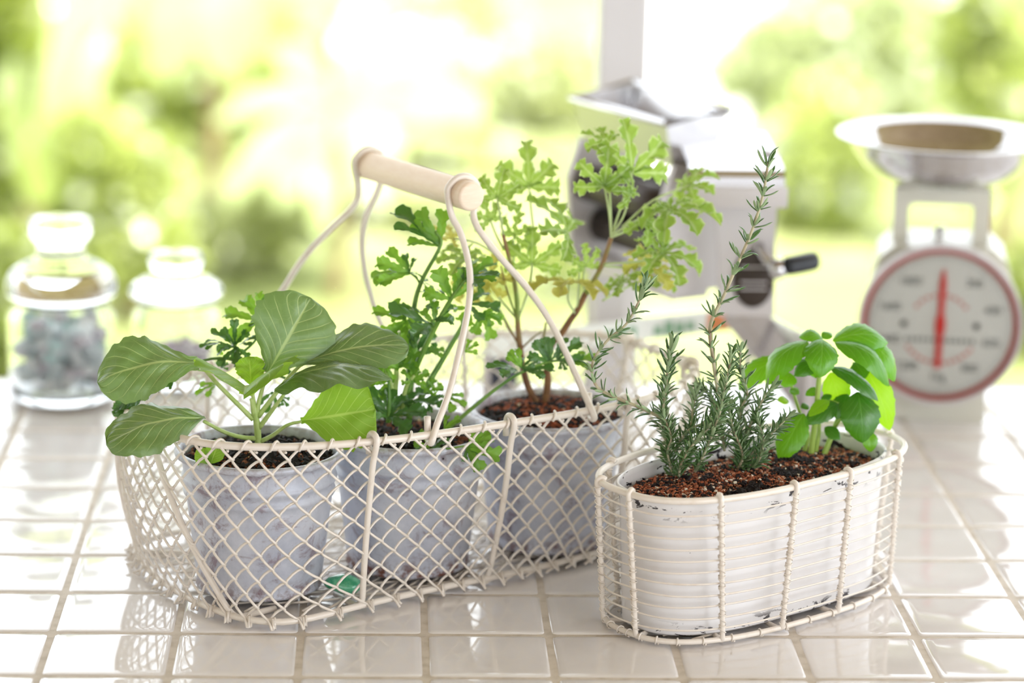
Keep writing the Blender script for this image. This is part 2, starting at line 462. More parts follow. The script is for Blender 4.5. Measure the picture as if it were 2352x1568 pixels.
M['needle_under'] = plain('rosemary_needle_under', (160, 184, 138), .7)
M['rose_stem'] = plain('rosemary_stem', (196, 188, 156), .7, var=((158, 132, 106), 30, .45, .65))
M['lawn'] = plain('lawn', (134, 142, 84), .9, var=((186, 188, 134), 1.1, .52, .74))
M['paving'] = plain('pale_paving', (240, 238, 230), .8)

# ------------------------------------------------------------------ setting: room
def slab(name, label, lo, hi, m):
    lo = np.array(lo, float); hi = np.array(hi, float)
    V, F = box((lo + hi) / 2, hi - lo)
    return structure(name, label, V, F, m)
slab('floor', 'brown floor of the kitchen', (-2.4, -5.0, -.93), (3.6, 1.0, -.85), M['floor'])
slab('ceiling', 'pale ceiling reaching out over the window', (-2.4, -5.0, 1.62), (3.6, 1.35, 1.70), M['ceiling'])
slab('wall_left', 'white wall at the side of the counter', (-2.4, -5.0, -.85), (-2.3, 1.0, 1.62), M['wallw'])
slab('wall_back', 'low warm brown wall behind the viewer cut low to let in fill light', (-2.4, -5.1, -.85), (3.6, -5.0, .25), M['room'])  # unseen; top kept low so sky light fills the front faces
slab('wall_front', 'low wall under the window', (-2.3, .93, -.85), (3.6, 1.0, -.06), M['wallw'])
PX0, PX1 = at(1360, 100, 1.06)[0], at(1472, 100, 1.06)[0]
pr = box(((PX0 + PX1) / 2 + .006, 1.06, .78), (PX1 - PX0, .055, 1.68), bev=.004)
structure('trim_1', 'white upright window post behind the steel machine', *pr, M['post'])

# counter of glazed tiles
ct = thing('countertop', 'counter of glossy white square tiles with pale grout', 'counter', (.45, .25, 0)); ct['kind'] = 'structure'
TX = range(-5, 15); TY = range(-4, 9)
x0, x1, y0, y1 = TX[0] * .1, (TX[-1] + 1) * .1, TY[0] * .1, (TY[-1] + 1) * .1
obj('counter_body', *box(((x0 + x1) / 2, (y0 + y1) / 2, -.42), (x1 - x0 + .02, y1 - y0 + .01, .82)), M['counter'], ct, smooth=False)
obj('grout', *box(((x0 + x1) / 2, (y0 + y1) / 2, -.006), (x1 - x0 + .02, y1 - y0 + .01, .009)), M['grout'], ct, smooth=False)
def tile_mesh(seed):
    R = np.random.RandomState(seed); h = .0476
    rings = [(h, -.006), (h, -.0019), (h - .0009, -.0009), (h - .0028, -.0003), (h - .0065, 0.0)]
    V = []; n = 12
    for q, z in rings:
        c = .004
        for (sx, sy) in ((1, 1), (-1, 1), (-1, -1), (1, -1)):
            a0 = math.atan2(sy, sx) - math.pi / 4
            for k in range(3):
                an = a0 + k * math.pi / 4
                V.append((sx * (q - c) + c * math.cos(an), sy * (q - c) + c * math.sin(an), z))
    F = []
    for i in range(len(rings) - 1):
        for k in range(n): F.append([i * n + k, i * n + (k + 1) % n, (i + 1) * n + (k + 1) % n, (i + 1) * n + k])
    F.append([(len(rings) - 1) * n + k for k in range(n)])
    me = mesh_from('tile', V, F); me.materials.append(M['tile']); return me
tm = tile_mesh(1)
for i in TX:
    for j in TY:
        o = bpy.data.objects.new('tile', tm); COL.objects.link(o); o.parent = ct
        o.location = np.array([i * .1 + .05, j * .1 + .05, random.uniform(-.0004, 0)]) - ORG[ct]
        o.rotation_euler = (random.gauss(0, .0016), random.gauss(0, .0016), random.gauss(0, .004))

# ------------------------------------------------------------------ galvanised pots
POTS = [(np.array([.2625, .2010]), 'zinc1', 'whitewashed zinc pot in the wire basket, holding the broad-leaved seedling'),
        (np.array([.3870, .2620]), 'zinc2', 'zinc pot with a rusty foot in the middle of the wire basket, holding the celery'),
        (np.array([.5110, .3290]), 'zinc3', 'pale zinc pot in the wire basket, holding the scented geranium')]
PB = .0085
def potprof():
    r0, r1, H = .0515, .0650, .1165
    def R(z): return r0 + (r1 - r0) * z / H
    out = [(0, 0.002), (r0 - .003, .002), (r0 - .001, 0), (r0 + .0012, .001), (r0 + .0016, .003), (R(.005), .006)]
    for z in np.linspace(.01, .075, 6): out.append((R(z), z))
    for zc in (.083, .0945):
        out += [(R(zc - .004), zc - .004), (R(zc) + .0018, zc - .0018), (R(zc) + .0023, zc), (R(zc) + .0018, zc + .0018), (R(zc + .004), zc + .004)]
    out += [(R(.108), .108), (R(.111) + .0005, .111), (r1 + .0032, .1125), (r1 + .0052, .114), (r1 + .0054, .1165), (r1 + .004, .1186), (r1 + .001, .1184), (r1 - .0006, .116)]
    out += [(R(.10) - .001, .10), (R(.05) - .001, .05), (r0 - .001, .004), (0, .004)]
    return out
def soil(name, label, cx, cy, rx, ry, ang, z0, dome, nb, size, pal, seed, se=2.0, blk=None):
    R = np.random.RandomState(seed)
    V, F = lathe([(0, z0 + dome), (.3, z0 + dome * .9), (.6, z0 + dome * .6), (.85, z0 + dome * .2), (1, z0), (1, z0 - .012), (0, z0 - .012)], n=40)
    kk = (np.abs(V[:, 0]) ** se + np.abs(V[:, 1]) ** se) ** (-1 / se) * np.hypot(V[:, 0], V[:, 1]) if se != 2 else np.ones(len(V))
    kk = np.nan_to_num(kk, nan=1.0, posinf=1.0)
    V[:, 0] *= rx * kk; V[:, 1] *= ry * kk; V[:, :2] = rot2(V[:, :2], ang)
    V = V + np.array([cx, cy, 0]); C = np.tile(np.array(lin((44, 28, 20))), (len(V), 1))
    oc = np.array([[1, 0, 0], [-1, 0, 0], [0, 1, 0], [0, -1, 0], [0, 0, 1], [0, 0, -1]], float)
    of = [[0, 2, 4], [2, 1, 4], [1, 3, 4], [3, 0, 4], [2, 0, 5], [1, 2, 5], [3, 1, 5], [0, 3, 5]]
    VV = [V]; FF = [list(f) for f in F]; CC = [C]; n = len(V)
    wts = np.array([p[1] for p in pal], float); wts /= wts.sum()
    patch = R.rand(3) * 6
    for k in range(nb):
        q = math.sqrt(R.rand()); a = R.rand() * 6.283
        ke = (abs(math.cos(a)) ** se + abs(math.sin(a)) ** se) ** (-1 / se)
        px, py = q * math.cos(a) * rx * .985 * ke, q * math.sin(a) * ry * .985 * ke
        pk = pal[R.choice(len(pal), p=wts)]
        pn = mnoise.noise(Vector((px * 28 + patch[0], py * 28 + patch[1], patch[2])))
        if blk is not None: pn = max(.5 - math.hypot((px - bx_) / br_, (py - by_) / br_ * 1.5) + pn * .6 for bx_, by_, br_ in blk)
        if pn > .2 and len(pal) > 2 and R.rand() < .75: pk = pal[1]
        s = size * pk[2] * (.55 + .9 * R.rand())
        sc = s * np.array([.7 + .8 * R.rand(), .6 + .5 * R.rand(), .45 + .4 * R.rand()])
        Q = np.array(Matrix.Rotation(R.rand() * 6.28, 3, 'Z') @ Matrix.Rotation((R.rand() - .5) * 1.6, 3, 'X'))
        v = (oc * (1 + .35 * (R.rand(6, 1) - .5))) * sc @ Q.T
        x, y = px * math.cos(ang) - py * math.sin(ang), px * math.sin(ang) + py * math.cos(ang)
        v = v + np.array([cx + x, cy + y, z0 + dome * (1 - q * q) + s * (.1 + .5 * R.rand())])
        VV.append(v); FF += [[i + n for i in f] for f in of]; n += 6
        c = np.array(lin(pk[0])); c[:3] *= .7 + .6 * R.rand()
        CC.append(np.tile(c, (6, 1)))
    o = obj(name, np.concatenate(VV), FF, M['soil'], smooth=False, colors=np.concatenate(CC))
    return tag(o, label, 'soil', kind='stuff')
PAL_A = [((128, 74, 46), 5, 1.0), ((30, 26, 26), 6, 1.5), ((168, 106, 68), 2, .8), ((222, 208, 178), .8, .9), ((86, 52, 34), 4, 1.0)]
PAL_B = [((164, 90, 60), 9, 1.0), ((36, 30, 32), 4, 1.5), ((176, 104, 72), 3, .9), ((222, 206, 186), .4, 1.), ((104, 58, 40), 3, 1.0)]
PAL_C = [((168, 98, 70), 9, .9), ((36, 30, 32), 2.2, 1.6), ((200, 142, 110), 5, .8), ((240, 232, 220), 1.0, 1.1), ((112, 62, 46), 3, .9)]
for k, (c, m, lab) in enumerate(POTS):
    t = thing('plant_pot', lab, 'pot', (c[0], c[1], PB), 'zinc pots in the wire basket')
    obj('pot_body', *lathe(potprof(), (c[0], c[1], PB), 64), M[m], t)
SZ = [.1085, .110, .1125]
soil('potting_soil', 'dark potting soil under the broad-leaved seedling', *POTS[0][0], .0612, .0612, 0, PB + .1085, .008, 2200, .0022, PAL_A, 1)
soil('potting_soil', 'dark potting soil among the celery stalks', *POTS[1][0], .0612, .0612, 0, PB + .107, .007, 1600, .0022, PAL_A, 2)
soil('potting_soil', 'reddish clay granules around the geranium stems', *POTS[2][0], .0614, .0614, 0, PB + .1095, .013, 2300, .0022, PAL_B, 3)

# ------------------------------------------------------------------ big chain-link wire basket
BC = np.array([.3938, .3158]); BA = math.radians(30)
def bw(P):  # basket local (a,b,z) -> world
    P = np.atleast_2d(np.asarray(P, float)); q = rot2(P[:, :2], BA) + BC
    return np.column_stack([q, P[:, 2]])
NC = 118; ROWS = 6
_th = np.linspace(-math.pi, math.pi, 4001); _c = sell(.250, .136, 2.9, _th)
_s = np.concatenate([[0], np.cumsum(np.linalg.norm(np.diff(_c, axis=0), axis=1))]); _s /= _s[-1]
def th_of(u): return np.interp(np.asarray(u) % 1.0, _s, _th)
RZ, BZ = .150, .0070
_bp = np.array([(-.2195, .1038), (-.2299, .0708), (-.2374, .0213), (-.2385, -.0292), (-.2330, -.0745), (-.2230, -.1040), (-.2030, -.1255), (-.1745, -.1300), (-.1235, -.1225), (-.0825, -.1180),
 (-.0467, -.1150), (.013, -.1125), (.0665, -.1085), (.1386, -.0975), (.190, -.082), (.222, -.050), (.232, .000), (.228, .050), (.210, .090), (.170, .112), (.120, .120), (.05, .125), (-.05, .127), (-.12, .128), (-.175, .127), (-.205, .118)])
_bc = catmull(np.vstack([_bp, _bp[:1]]), 8)
_ba = np.unwrap(np.arctan2(_bc[:, 1], _bc[:, 0])); _br = np.hypot(_bc[:, 0], _bc[:, 1])
def bring(th):
    th = np.asarray(th, float); x_ = (th - _ba[0]) % (2 * math.pi) + _ba[0]
    r_ = np.interp(x_, _ba, _br); return np.stack([r_ * np.cos(th), r_ * np.sin(th)], -1)
def wall(u, v, d=0.):
    th = th_of(u); v = np.asarray(v, float)
    A = sell(.259, .142, 2.8, th); B = bring(np.arctan2(A[..., 1] * .92, A[..., 0]))
    q = A * (1 - v)[..., None] + B * v[..., None] + .006 * np.sin(np.pi * np.clip(v, 0, 1))[..., None] * A / .2
    nn = np.stack([np.sign(A[..., 0]) * np.abs(A[..., 0] / .259) ** 1.8 / .259, np.sign(A[..., 1]) * np.abs(A[..., 1] / .142) ** 1.8 / .142], -1)
    nn /= np.linalg.norm(nn, axis=-1)[..., None]
    return np.concatenate([q + nn * np.asarray(d)[..., None], (RZ * (1 - v) + BZ * v)[..., None]], -1), nn
bk = thing('wire_basket', 'cream chain-link wire basket with wooden carrying handle, holding three zinc pots', 'basket', (BC[0], BC[1], 0))
rimP = bw(np.column_stack([sell(.259, .142, 2.8, np.linspace(-math.pi, math.pi, 160, endpoint=False)), np.full(160, RZ)]))
obj('rim', *tube(rimP, .0032, 10, True), M['cream'], bk)
botP = bw(np.column_stack([bring(_ba[0] + np.linspace(0, 2 * math.pi, 180, endpoint=False)), np.full(180, BZ)]))
obj('base_ring', *tube(botP, .0030, 8, True), M['cream'], bk)
wr = .00118
for k in range(NC):
    mb = MB(); uu = []; vv = []; dd = []
    nseg = 2 * ROWS + 1
    for j in range(nseg):
        sg = 1 if (j + k) % 2 == 0 else -1     # + : runs down to the right on the outside
        for f in (0.0, .13, .35, .6, .87):
            uu.append((k + .5 + sg * (f - .5) * 1.10) / NC)
            arch = -.016 * math.sin(math.pi * f) if sg < 0 else .004 * math.sin(math.pi * f)
            vv.append((j + f) / nseg + arch)
            dd.append((.0022 if sg > 0 else -.0014) * (1 if .05 < f < .95 else .1) + .0)
    uu, vv, dd = map(np.array, (uu, vv, dd))
    P, nn = wall(uu, vv, dd)
    e, en = P[-1], nn[-1]
    jx = random.uniform(-.003, .003)
    tn = np.array([-en[1], en[0]])
    prong = [np.append(e[:2] + en * .004 + tn * .001, BZ - .001), np.append(e[:2] + en * (.008 + jx) + tn * .002, .0016 + abs(jx)), np.append(e[:2] + en * .0055 + tn * .0030, .0020), np.append(e[:2] + en * .002 + tn * .003, BZ + .0040)]
    P = np.vstack([P, prong])
    mb.add(tube(bw(P), wr, 5))
    # twist around the rim
    u0 = k / NC; c0, n0 = wall(np.array([u0]), np.array([0.])); c0, n0 = c0[0], n0[0]; t0 = np.array([-n0[1], n0[0]])
    an = np.linspace(-.6, 5.2, 13)
    W = [np.append(c0[:2] + n0 * .0046 * math.cos(a) + t0 * (a - 2.2) * .0022, RZ + .0046 * math.sin(a)) for a in an]
    if k % 2 == 0: mb.add(tube(bw(W), wr, 5))
    obj('mesh_wire', *mb.get(), M['cream'], bk)
# floor mesh of the basket
for k in range(20):
    a = -.21 + .42 * (k + .5) / 20
    bmax = .116 * (1 - min(.999, abs(a) / .224) ** 3.3) ** (1 / 3.3)
    n = max(4, int(2 * bmax / .011)); P = []
    for j in range(n + 1):
        b = -bmax + 2 * bmax * j / n
        P.append((a + .0105 * (1 if j % 2 else -1), b, .0048 + .0012 * (1 if j % 2 else -1)))
    obj('floor_wire', *tube(bw(catmull(P, 2)), wr, 5), M['cream'], bk)
# ribs with a hook over the rim
for a, b in [(-.123, -1), (.006, -1), (.129, -1), (-.135, 1), (.0, 1), (.135, 1), ('L', -.012), ('L', .058), ('R', -.055), ('R', .045)]:
    if a in ('L', 'R'):
        th = math.atan2(b / .142, -.97 if a == 'L' else .97)
    else:
        th = math.atan2(b * .97, a / .259)
    A = sell(.259, .142, 2.8, np.array([th]))[0]
    thm = th
    if a == 'L': thm = math.atan2(-.092, -.227) if b < 0 else math.atan2(.104, -.215)
    Bq = bring(np.array([thm]))[0] if a in ('L', 'R') else np.array([a if b < 0 else a * .92, bring(np.array([math.atan2(b * .115, a)]))[0][1]])
    nn = nrm(A * np.array([1 / .259 ** 2, 1 / .142 ** 2])) if a in ('L', 'R') else np.array([0, np.sign(b)])
    P = [np.append(A - nn * .0065, RZ - .012), np.append(A - nn * .0063, RZ), np.append(A - nn * .0035, RZ + .0056), np.append(A + nn * .0025, RZ + .006), np.append(A + nn * .0062, RZ + .001)]
    for v in (.12, .3, .5, .7, .86, .95):
        q = A * (1 - v) + Bq * v + .006 * math.sin(math.pi * v) * A / .2 + nn * .0035 * (1 - v) - nn * .001 * v
        P.append(np.append(q, RZ * (1 - v) + BZ * v))
    P += [np.append(Bq - nn * .005, .0050), np.append(Bq - nn * .014, .0036), np.append(Bq - nn * .045, .0036)]
    obj('rib', *tube(bw(catmull(P, 3)), .0027, 8), M['cream'], bk)
# handle
FL = [(-.0716, -.1462, .1445), (-.0640, -.1400, .157), (-.0451, -.1277, .1798), (-.0255, -.1118, .2108), (-.0077, -.0956, .2424), (.0010, -.0822, .2685), (.0010, -.0684, .2955), (-.0030, -.0590, .3110)]
FR = [(.0180, -.0593, .3113), (.0200, -.0664, .2975), (.0342, -.0779, .275), (.0527, -.0907, .2501), (.0672, -.1045, .2231), (.0769, -.1198, .1932), (.0837, -.1345, .1653), (.0870, -.1450, .1500)]
BL = [(-.0690, .1490, .1508), (-.0620, .1462, .1943), (-.0517, .1401, .2181), (-.0369, .135, .2414), (-.0136, .1297, .2659), (.0082, .1252, .2864), (.0100, .1216, .3025)]
BR = [(.0300, .1229, .297), (.0211, .1281, .2728), (.0209, .1336, .2479), (.027, .1392, .2221), (.0354, .144, .2001), (.0453, .1485, .1776), (.0600, .1500, .1547)]
D0, D1 = np.array([.0085, -.0720, .3285]), np.array([.0200, .1290, .3215])
def foot(p, sgn):  # hook under the rim
    p = np.array(p); A = np.array([p[0], sgn * .1405])
    return [np.array([p[0], sgn * .1462, RZ - .003]), np.array([p[0] + .001, sgn * .1415, RZ - .0065]), np.array([p[0] + .002, sgn * .1360, RZ - .003]), np.array([p[0] + .002, sgn * .1345, RZ + .014])]
for L, R_, eb, tt, sgn in ((FL, FR, -.0555, .085, -1), (BL, BR, .1195, .955, 1)):
    c = D0 + (D1 - D0) * tt; c = np.array([c[0], eb, c[2]])
    arc = [c + np.array([math.cos(a) * .0152, -.002 * math.cos(a) * 0, math.sin(a) * .0152]) for a in np.radians([170, 140, 110, 80, 50, 20, -10])]
    P = foot(L[0], sgn)[::-1] + [np.array(q) for q in L[1:]] + arc + [np.array(q) for q in R_[:-1]] + foot(R_[-1], sgn)
    obj('handle_wire', *tube(bw(catmull(P, 4)), .0029, 9), M['cream'], bk)
ax = nrm(D1 - D0); Ld = np.linalg.norm(D1 - D0)
sd = nrm(np.cross(ax, VZ)); uz = np.cross(sd, ax); dp = []
prof = [(0, 0), (.0095, 0), (.0115, .0006), (.0123, .002), (.0125, .004)] + [(.0125, q) for q in np.linspace(.01, Ld - .01, 10)] + [(.0125, Ld - .004), (.0123, Ld - .002), (.0110, Ld - .0004), (0, Ld)]
V, F = lathe(prof, n=32); V = D0 + V[:, :1] * sd + V[:, 1:2] * uz + V[:, 2:] * ax
tag(obj('handle_grip', bw(V), [f[::-1] for f in F], M['dowel'], bk), 'pale wooden grip')

# ------------------------------------------------------------------ oval enamel planter in its own wire basket
OC = np.array([.6725, .1795]); OA = math.radians(38)
def ow(P):
    P = np.atleast_2d(np.asarray(P, float)); q = rot2(P[:, :2], OA) + OC
    return np.column_stack([q, P[:, 2]])
OZ, OB = .1245, .0045
def oring(v, d=0., n=120, sag=None):
    th = np.linspace(-math.pi, math.pi, n, endpoint=False)
    q = sell(.149, .0745, 2.7, th) * (1 - v) + sell(.1395, .069, 2.7, th) * v
    q = q * (1 + d / .1)
    z = np.full(n, OZ * (1 - v) + OB * v)
    if sag is not None: z = z + sag(th)
    return np.column_stack([q, z])
ob = thing('oval_wire_basket', 'cream oval basket of thin horizontal wires around the white enamel planter', 'basket', (OC[0], OC[1], 0))
obj('rim', *tube(ow(oring(0)), .0028, 10, True), M['cream'], ob)
obj('base_ring', *tube(ow(oring(1)), .0024, 8, True), M['cream'], ob)
RIBS = [-172, -128.8, -101, -77, -50, -10, 22, 52, 78, 102, 129, 158]
RIBB = [-170, -126.6, -102.8, -76, -38, -8, 20, 42, 77, 103, 127, 152]
HO = 11
for h in range(HO):
    v = (OZ - (.0145 + .0098 * h)) / (OZ - OB); ph = random.random() * 6
    P = oring(v, .0, 132, lambda th, ph=ph: .0006 * np.sin(2 * th + ph) + .0004 * np.sin(5 * th + ph * 2))
    obj('hoop_wire', *tube(ow(P), .00085, 5, True), M['cream'], ob)
for a, b in zip(RIBS, RIBB):
    T = sell(.149, .0745, 2.7, np.radians([a]))[0]; B = sell(.1395, .069, 2.7, np.radians([b]))[0]
    T = np.array([.149 * math.cos(math.radians(a)), .0745 * math.sin(math.radians(a))]); k = (abs(T[0] / .149) ** 2.7 + abs(T[1] / .0745) ** 2.7) ** (-1 / 2.7); T = T * k
    nn = nrm(T * np.array([1 / .149 ** 2, 1 / .0745 ** 2])); off = .0030
    P = [np.append(T - nn * .0035, OZ + .002), np.append(T, OZ + .0040), np.append(T + nn * .0035, OZ + .001)] + [np.append((T + nn * off) * (1 - v) + (B + nn * .0016) * v, OZ * (1 - v) + OB * v) for v in np.linspace(.06, .97, 9)] + [np.append(B - nn * .002, .0032), np.append(B - nn * .02, .0034)]
    rb = obj('rib', *tube(ow(catmull(P, 3)), .0022, 8), M['cream'], ob)
    # fine wire wound round the rib
    n = 26 * 10; W = []
    tn = np.array([-nn[1], nn[0]])
    for i in range(n):
        f = i / n; v = .04 + .92 * f; c = (T + nn * off) * (1 - v) + (B + nn * .0016) * v; an = i / 10 * 2 * math.pi + math.sin(i * .07) * 1.2
        W.append(np.append(c + nn * .0028 * math.cos(an) + tn * .0028 * math.sin(an), OZ * (1 - v) + OB * v + .0016 * math.sin(an * .5)))
    obj('binding_wire', *tube(ow(W), .00055, 4), M['cream'], rb)
th_b = np.radians(np.arange(-178, 180, 11.0))
mb = MB()
for q in th_b:
    B = sell(.1395, .069, 2.7, np.array([q]))[0]; nn = nrm(B * np.array([1 / .1395 ** 2, 1 / .069 ** 2])); tn = np.array([-nn[1], nn[0]])
    obj('base_binding', *tube(ow([np.append(B + nn * .0031 * math.cos(a) + tn * .0009 * a * .4, OB + .0031 * math.sin(a)) for a in np.linspace(-1, 5.6, 11)]), .00075, 4), M['cream'], ob)
for b in (-.044, -.022, 0, .022, .044):
    obj('floor_wire', *tube(ow([(-.13 + abs(b) * .5, b, .0034), (0, b, .0034), (.13 - abs(b) * .5, b, .0034)]), .0012, 5), M['cream'], ob)
pt = thing('oval_planter', 'oval white enamel planter with black chips along its rim and foot', 'planter', (OC[0], OC[1], .0048))
def oprof(r, z): return r, z
prof = [(0, .0015), (.90, .0015), (.915, 0), (.925, .0015), (.925, .004), (.918, .008), (.945, .05), (.975, .098), (.982, .1035), (.984, .1045), (.99, .108), (.996, .1125), (1.012, .1135), (1.02, .1148), (1.018, .1165), (1.005, .1172), (.99, .1165), (.982, .112), (.94, .05), (.905, .004), (0, .004)]
NT_ = 96; th = np.linspace(-math.pi, math.pi, NT_, endpoint=False); V = []
for r_, z_ in prof:
    q = sell(.1345, .0605, 2.6, th)
    tp = r_ - 1
    # keep wall offset nearly constant round the oval
    qq = q + q / np.linalg.norm(q, axis=1)[:, None] * tp * .085 if r_ > .5 else q * 0
    V.append(np.column_stack([qq, np.full(NT_, z_)]))
V = np.concatenate(V); F = [[i * NT_ + k, i * NT_ + (k + 1) % NT_, (i + 1) * NT_ + (k + 1) % NT_, (i + 1) * NT_ + k] for i in range(len(prof) - 1) for k in range(NT_)]
V = ow(V) + np.array([0, 0, .0048])
obj('planter_body', V, F, M['enamel'], pt)
soil('potting_soil', 'reddish and black soil in the oval planter', *OC, .127, .0555, OA, .0048 + .1045, .006, 8000, .0014, PAL_C, 4, 2.6, [(-.030, -.030, .085), (.055, .012, .05), (.02, -.022, .05)])

# ------------------------------------------------------------------ plants
def N3(r, t, u): return r * VX - t * VY + u * VZ        # right, towards the room, up
def Z1(x, y, Y): return at(200 + x * .3234, 640 + y * .3234, Y)
def Z2(x, y, Y): return at(760 + x * .4, 330 + y * .4, Y)
def Z3(x, y, Y): return at(1340 + x * .5231, 340 + y * .5231, Y)
def Z6(x, y, Y): return at(780 + x * .37, 860 + y * .37, Y)

# --- broad-leaved seedling (pot 1)
Yk = .201
kl = thing('collard_seedling', 'broad-leaved seedling with large veined waxy leaves on pale stalks', 'plant', tuple(Z1(1215, 1175, Yk)))
obj('stem', *tube(catmull([Z1(1216, 1200, Yk), Z1(1214, 1120, Yk), Z1(1204, 1020, Yk), Z1(1190, 930, Yk), Z1(1165, 850, Yk)], 4), np.array([.0029] * 9 + [.0026] * 4 + [.0018] * 4), 10), M['stem_green'], kl)
# name: (petiole zoom points), base(x,y,dY), tip(x,y,dY), width mm, normal, kw, material
KL = [
 ([(1180, 1000, 0), (1060, 880, 0), (930, 750, 0), (840, 650, 0), (770, 590, 0)], (790, 600, 0), (70, 730, -.012), .056, N3(-.15, .72, .62), dict(arch=.17, drop=.02, fold=-.16, peak=.60, wav=.03, wf=3, quilt=.012, bumpy=.03, seed=3, basew=.22, twist=-.25), 'kale'),
 ([(1205, 990, 0), (1225, 850, .002), (1285, 660, .004)], (1285, 665, .004), (1590, 135, .022), .073, N3(.18, .86, .42), dict(arch=.07, drop=.0, fold=.10, cup=-.10, peak=.60, tipp=.8, wav=.015, wf=3, quilt=.010, bumpy=.02, seed=5, basew=.16), 'kale'),
 ([(1215, 980, 0), (1320, 840, 0), (1440, 690, .004), (1525, 605, .006)], (1520, 612, .006), (2285, 470, .012), .050, N3(-.05, .62, .78), dict(arch=.11, drop=.02, fold=.10, cup=-.18, peak=.60, wav=.015, wf=4, quilt=.008, seed=8, bumpy=.02), 'kale'),
 ([(1220, 1060, 0), (1310, 940, -.004), (1400, 820, -.012)], (1330, 790, -.014), (2165, 715, -.026), .056, N3(0, .12, 1), dict(arch=.17, drop=.0, fold=-.12, cup=-.22, peak=.50, wav=.03, wf=6, quilt=.018, bumpy=.02, seed=11), 'kale'),
 ([(1185, 980, 0), (1165, 850, -.004)], (1165, 840, -.004), (1110, 780, -.060), .088, N3(-.06, .12, 1), dict(arch=.10, drop=.10, fold=.75, cup=-.25, peak=.52, tipp=.6, wav=.06, wf=5, quilt=.012, bumpy=.03, seed=14, basew=.25), 'kale_young'),
 ([(1190, 930, 0), (1170, 760, .004)], (1165, 760, .004), (1150, 552, .010), .026, N3(.2, .9, .4), dict(arch=.05, fold=.25, peak=.6, wav=.06, wf=6, quilt=.02, bumpy=.05, seed=17, tipp=.6), 'kale_young'),
 ([(1212, 1135, 0), (1100, 1125, -.002), (980, 1090, -.016), (830, 1012, -.034)], (838, 985, -.036), (135, 1165, -.062), .050, N3(.05, .60, .80), dict(arch=.13, drop=.02, fold=-.06, cup=-.16, peak=.58, tipp=.75, wav=.02, wf=5, quilt=.010, bumpy=.03, seed=20), 'kale'),
 ([(1235, 1155, 0), (1320, 1110, -.002), (1420, 1040, -.004), (1525, 1012, -.004)], (1518, 1008, -.004), (2050, 925, -.012), .060, N3(-.25, .95, .15), dict(arch=.03, drop=-.02, fold=.10, cup=.16, peak=.62, tipp=.45, wav=.02, wf=4, quilt=.005, seed=23, basew=.1, bumpy=.03), 'kale_young'),
]
for pet, b, t, wdt, n, kw, m in KL:
    V, F, uv = grid_leaf(Z1(b[0], b[1], Yk + b[2]), Z1(t[0], t[1], Yk + t[2]), wdt, n, ns=44, nt=26, **kw)
    lf = obj('leaf', V, F, M[m], kl, uv=uv)
    P = catmull([Z1(x, y, Yk + d) for x, y, d in pet], 5)
    obj('leaf_stalk', *tube(P, np.linspace(.0022, .0014, len(P)) * (1.0 if m == 'kale' else .9), 8), M['stem_green'], kl)
for a, b, s in (((870, 1330), (775, 1215), 31), ((880, 1310), (950, 1140), 32), ((860, 1300), (800, 1300), 33)):
    V, F, uv = grid_leaf(Z1(*a, Yk - .045), Z1(*b, Yk - .045), .017, N3(.1, .7, .7), ns=14, nt=8, arch=.1, fold=.1, seed=s)
    obj('seed_leaf', V, F, M['kale_young'], kl, uv=uv)

# --- celery (pot 2)
Yc = .262
ce = thing('celery_plant', 'dark green celery with toothed leaflets on long green stalks', 'plant', tuple(at(930, 985, Yc)))
def stalk(pts, r0, r1, m, parent, name='stalk'):
    P = catmull(pts, 5)
    return obj(name, *tube(P, np.linspace(r0, r1, len(P)), 7), m, parent)
cs = M['celery_stalk']
stalk([Z2(430, 1560, Yc), Z2(440, 1440, Yc), Z2(490, 1280, Yc), Z2(590, 1070, Yc - .005), Z2(690, 890, Yc - .008), Z2(775, 775, Yc - .01)], .0034, .0014, cs, ce)
stalk([Z2(480, 1560, Yc), Z2(540, 1410, Yc + .005), Z2(640, 1240, Yc + .01), Z2(750, 1050, Yc + .012), Z2(800, 930, Yc + .014)], .0032, .0014, cs, ce)
stalk([Z2(430, 1540, Yc), Z2(455, 1250, Yc + .01), Z2(475, 960, Yc + .02), Z2(520, 790, Yc + .022), Z2(630, 580, Yc + .024), Z2(600, 500, Yc + .024)], .0030, .0012, cs, ce)
stalk([Z2(513, 805, Yc + .022), Z2(490, 770, Yc + .02), Z2(452, 740, Yc + .02)], .0010, .0008, cs, ce)
stalk([at(985, 1020, Yc - .02), at(1062, 956, Yc - .01), at(1130, 900, Yc - .004), at(1192, 858, Yc), at(1260, 831, Yc + .002), at(1330, 826, Yc + .002)], .0021, .0008, cs, ce)
stalk([Z2(590, 1070, Yc - .005), Z2(575, 1040, Yc - .008), Z2(585, 1010, Yc - .01)], .0012, .0009, cs, ce)
stalk([Z2(360, 1560, Yc), Z2(370, 1420, Yc), Z2(380, 1250, Yc), Z2(400, 1080, Yc)], .0030, .0014, M['stem_green'], ce)
stalk([Z2(400, 1560, Yc), Z2(430, 1400, Yc - .01), Z2(480, 1330, Yc - .014)], .0026, .0012, M['stem_green'], ce)
stalk([Z2(390, 1560, Yc), Z2(350, 1400, Yc - .01), Z2(300, 1270, Yc - .01)], .0026, .0012, M['stem_green'], ce)
stalk([Z2(450, 1580, Yc), Z2(460, 1400, Yc + .01), Z2(490, 1200, Yc + .012), Z2(470, 1050, Yc + .012)], .0028, .0014, cs, ce)
stalk([Z2(330, 1600, Yc - .02), Z2(335, 1480, Yc - .02), Z2(332, 1360, Yc - .016)], .0022, .0012, cs, ce)
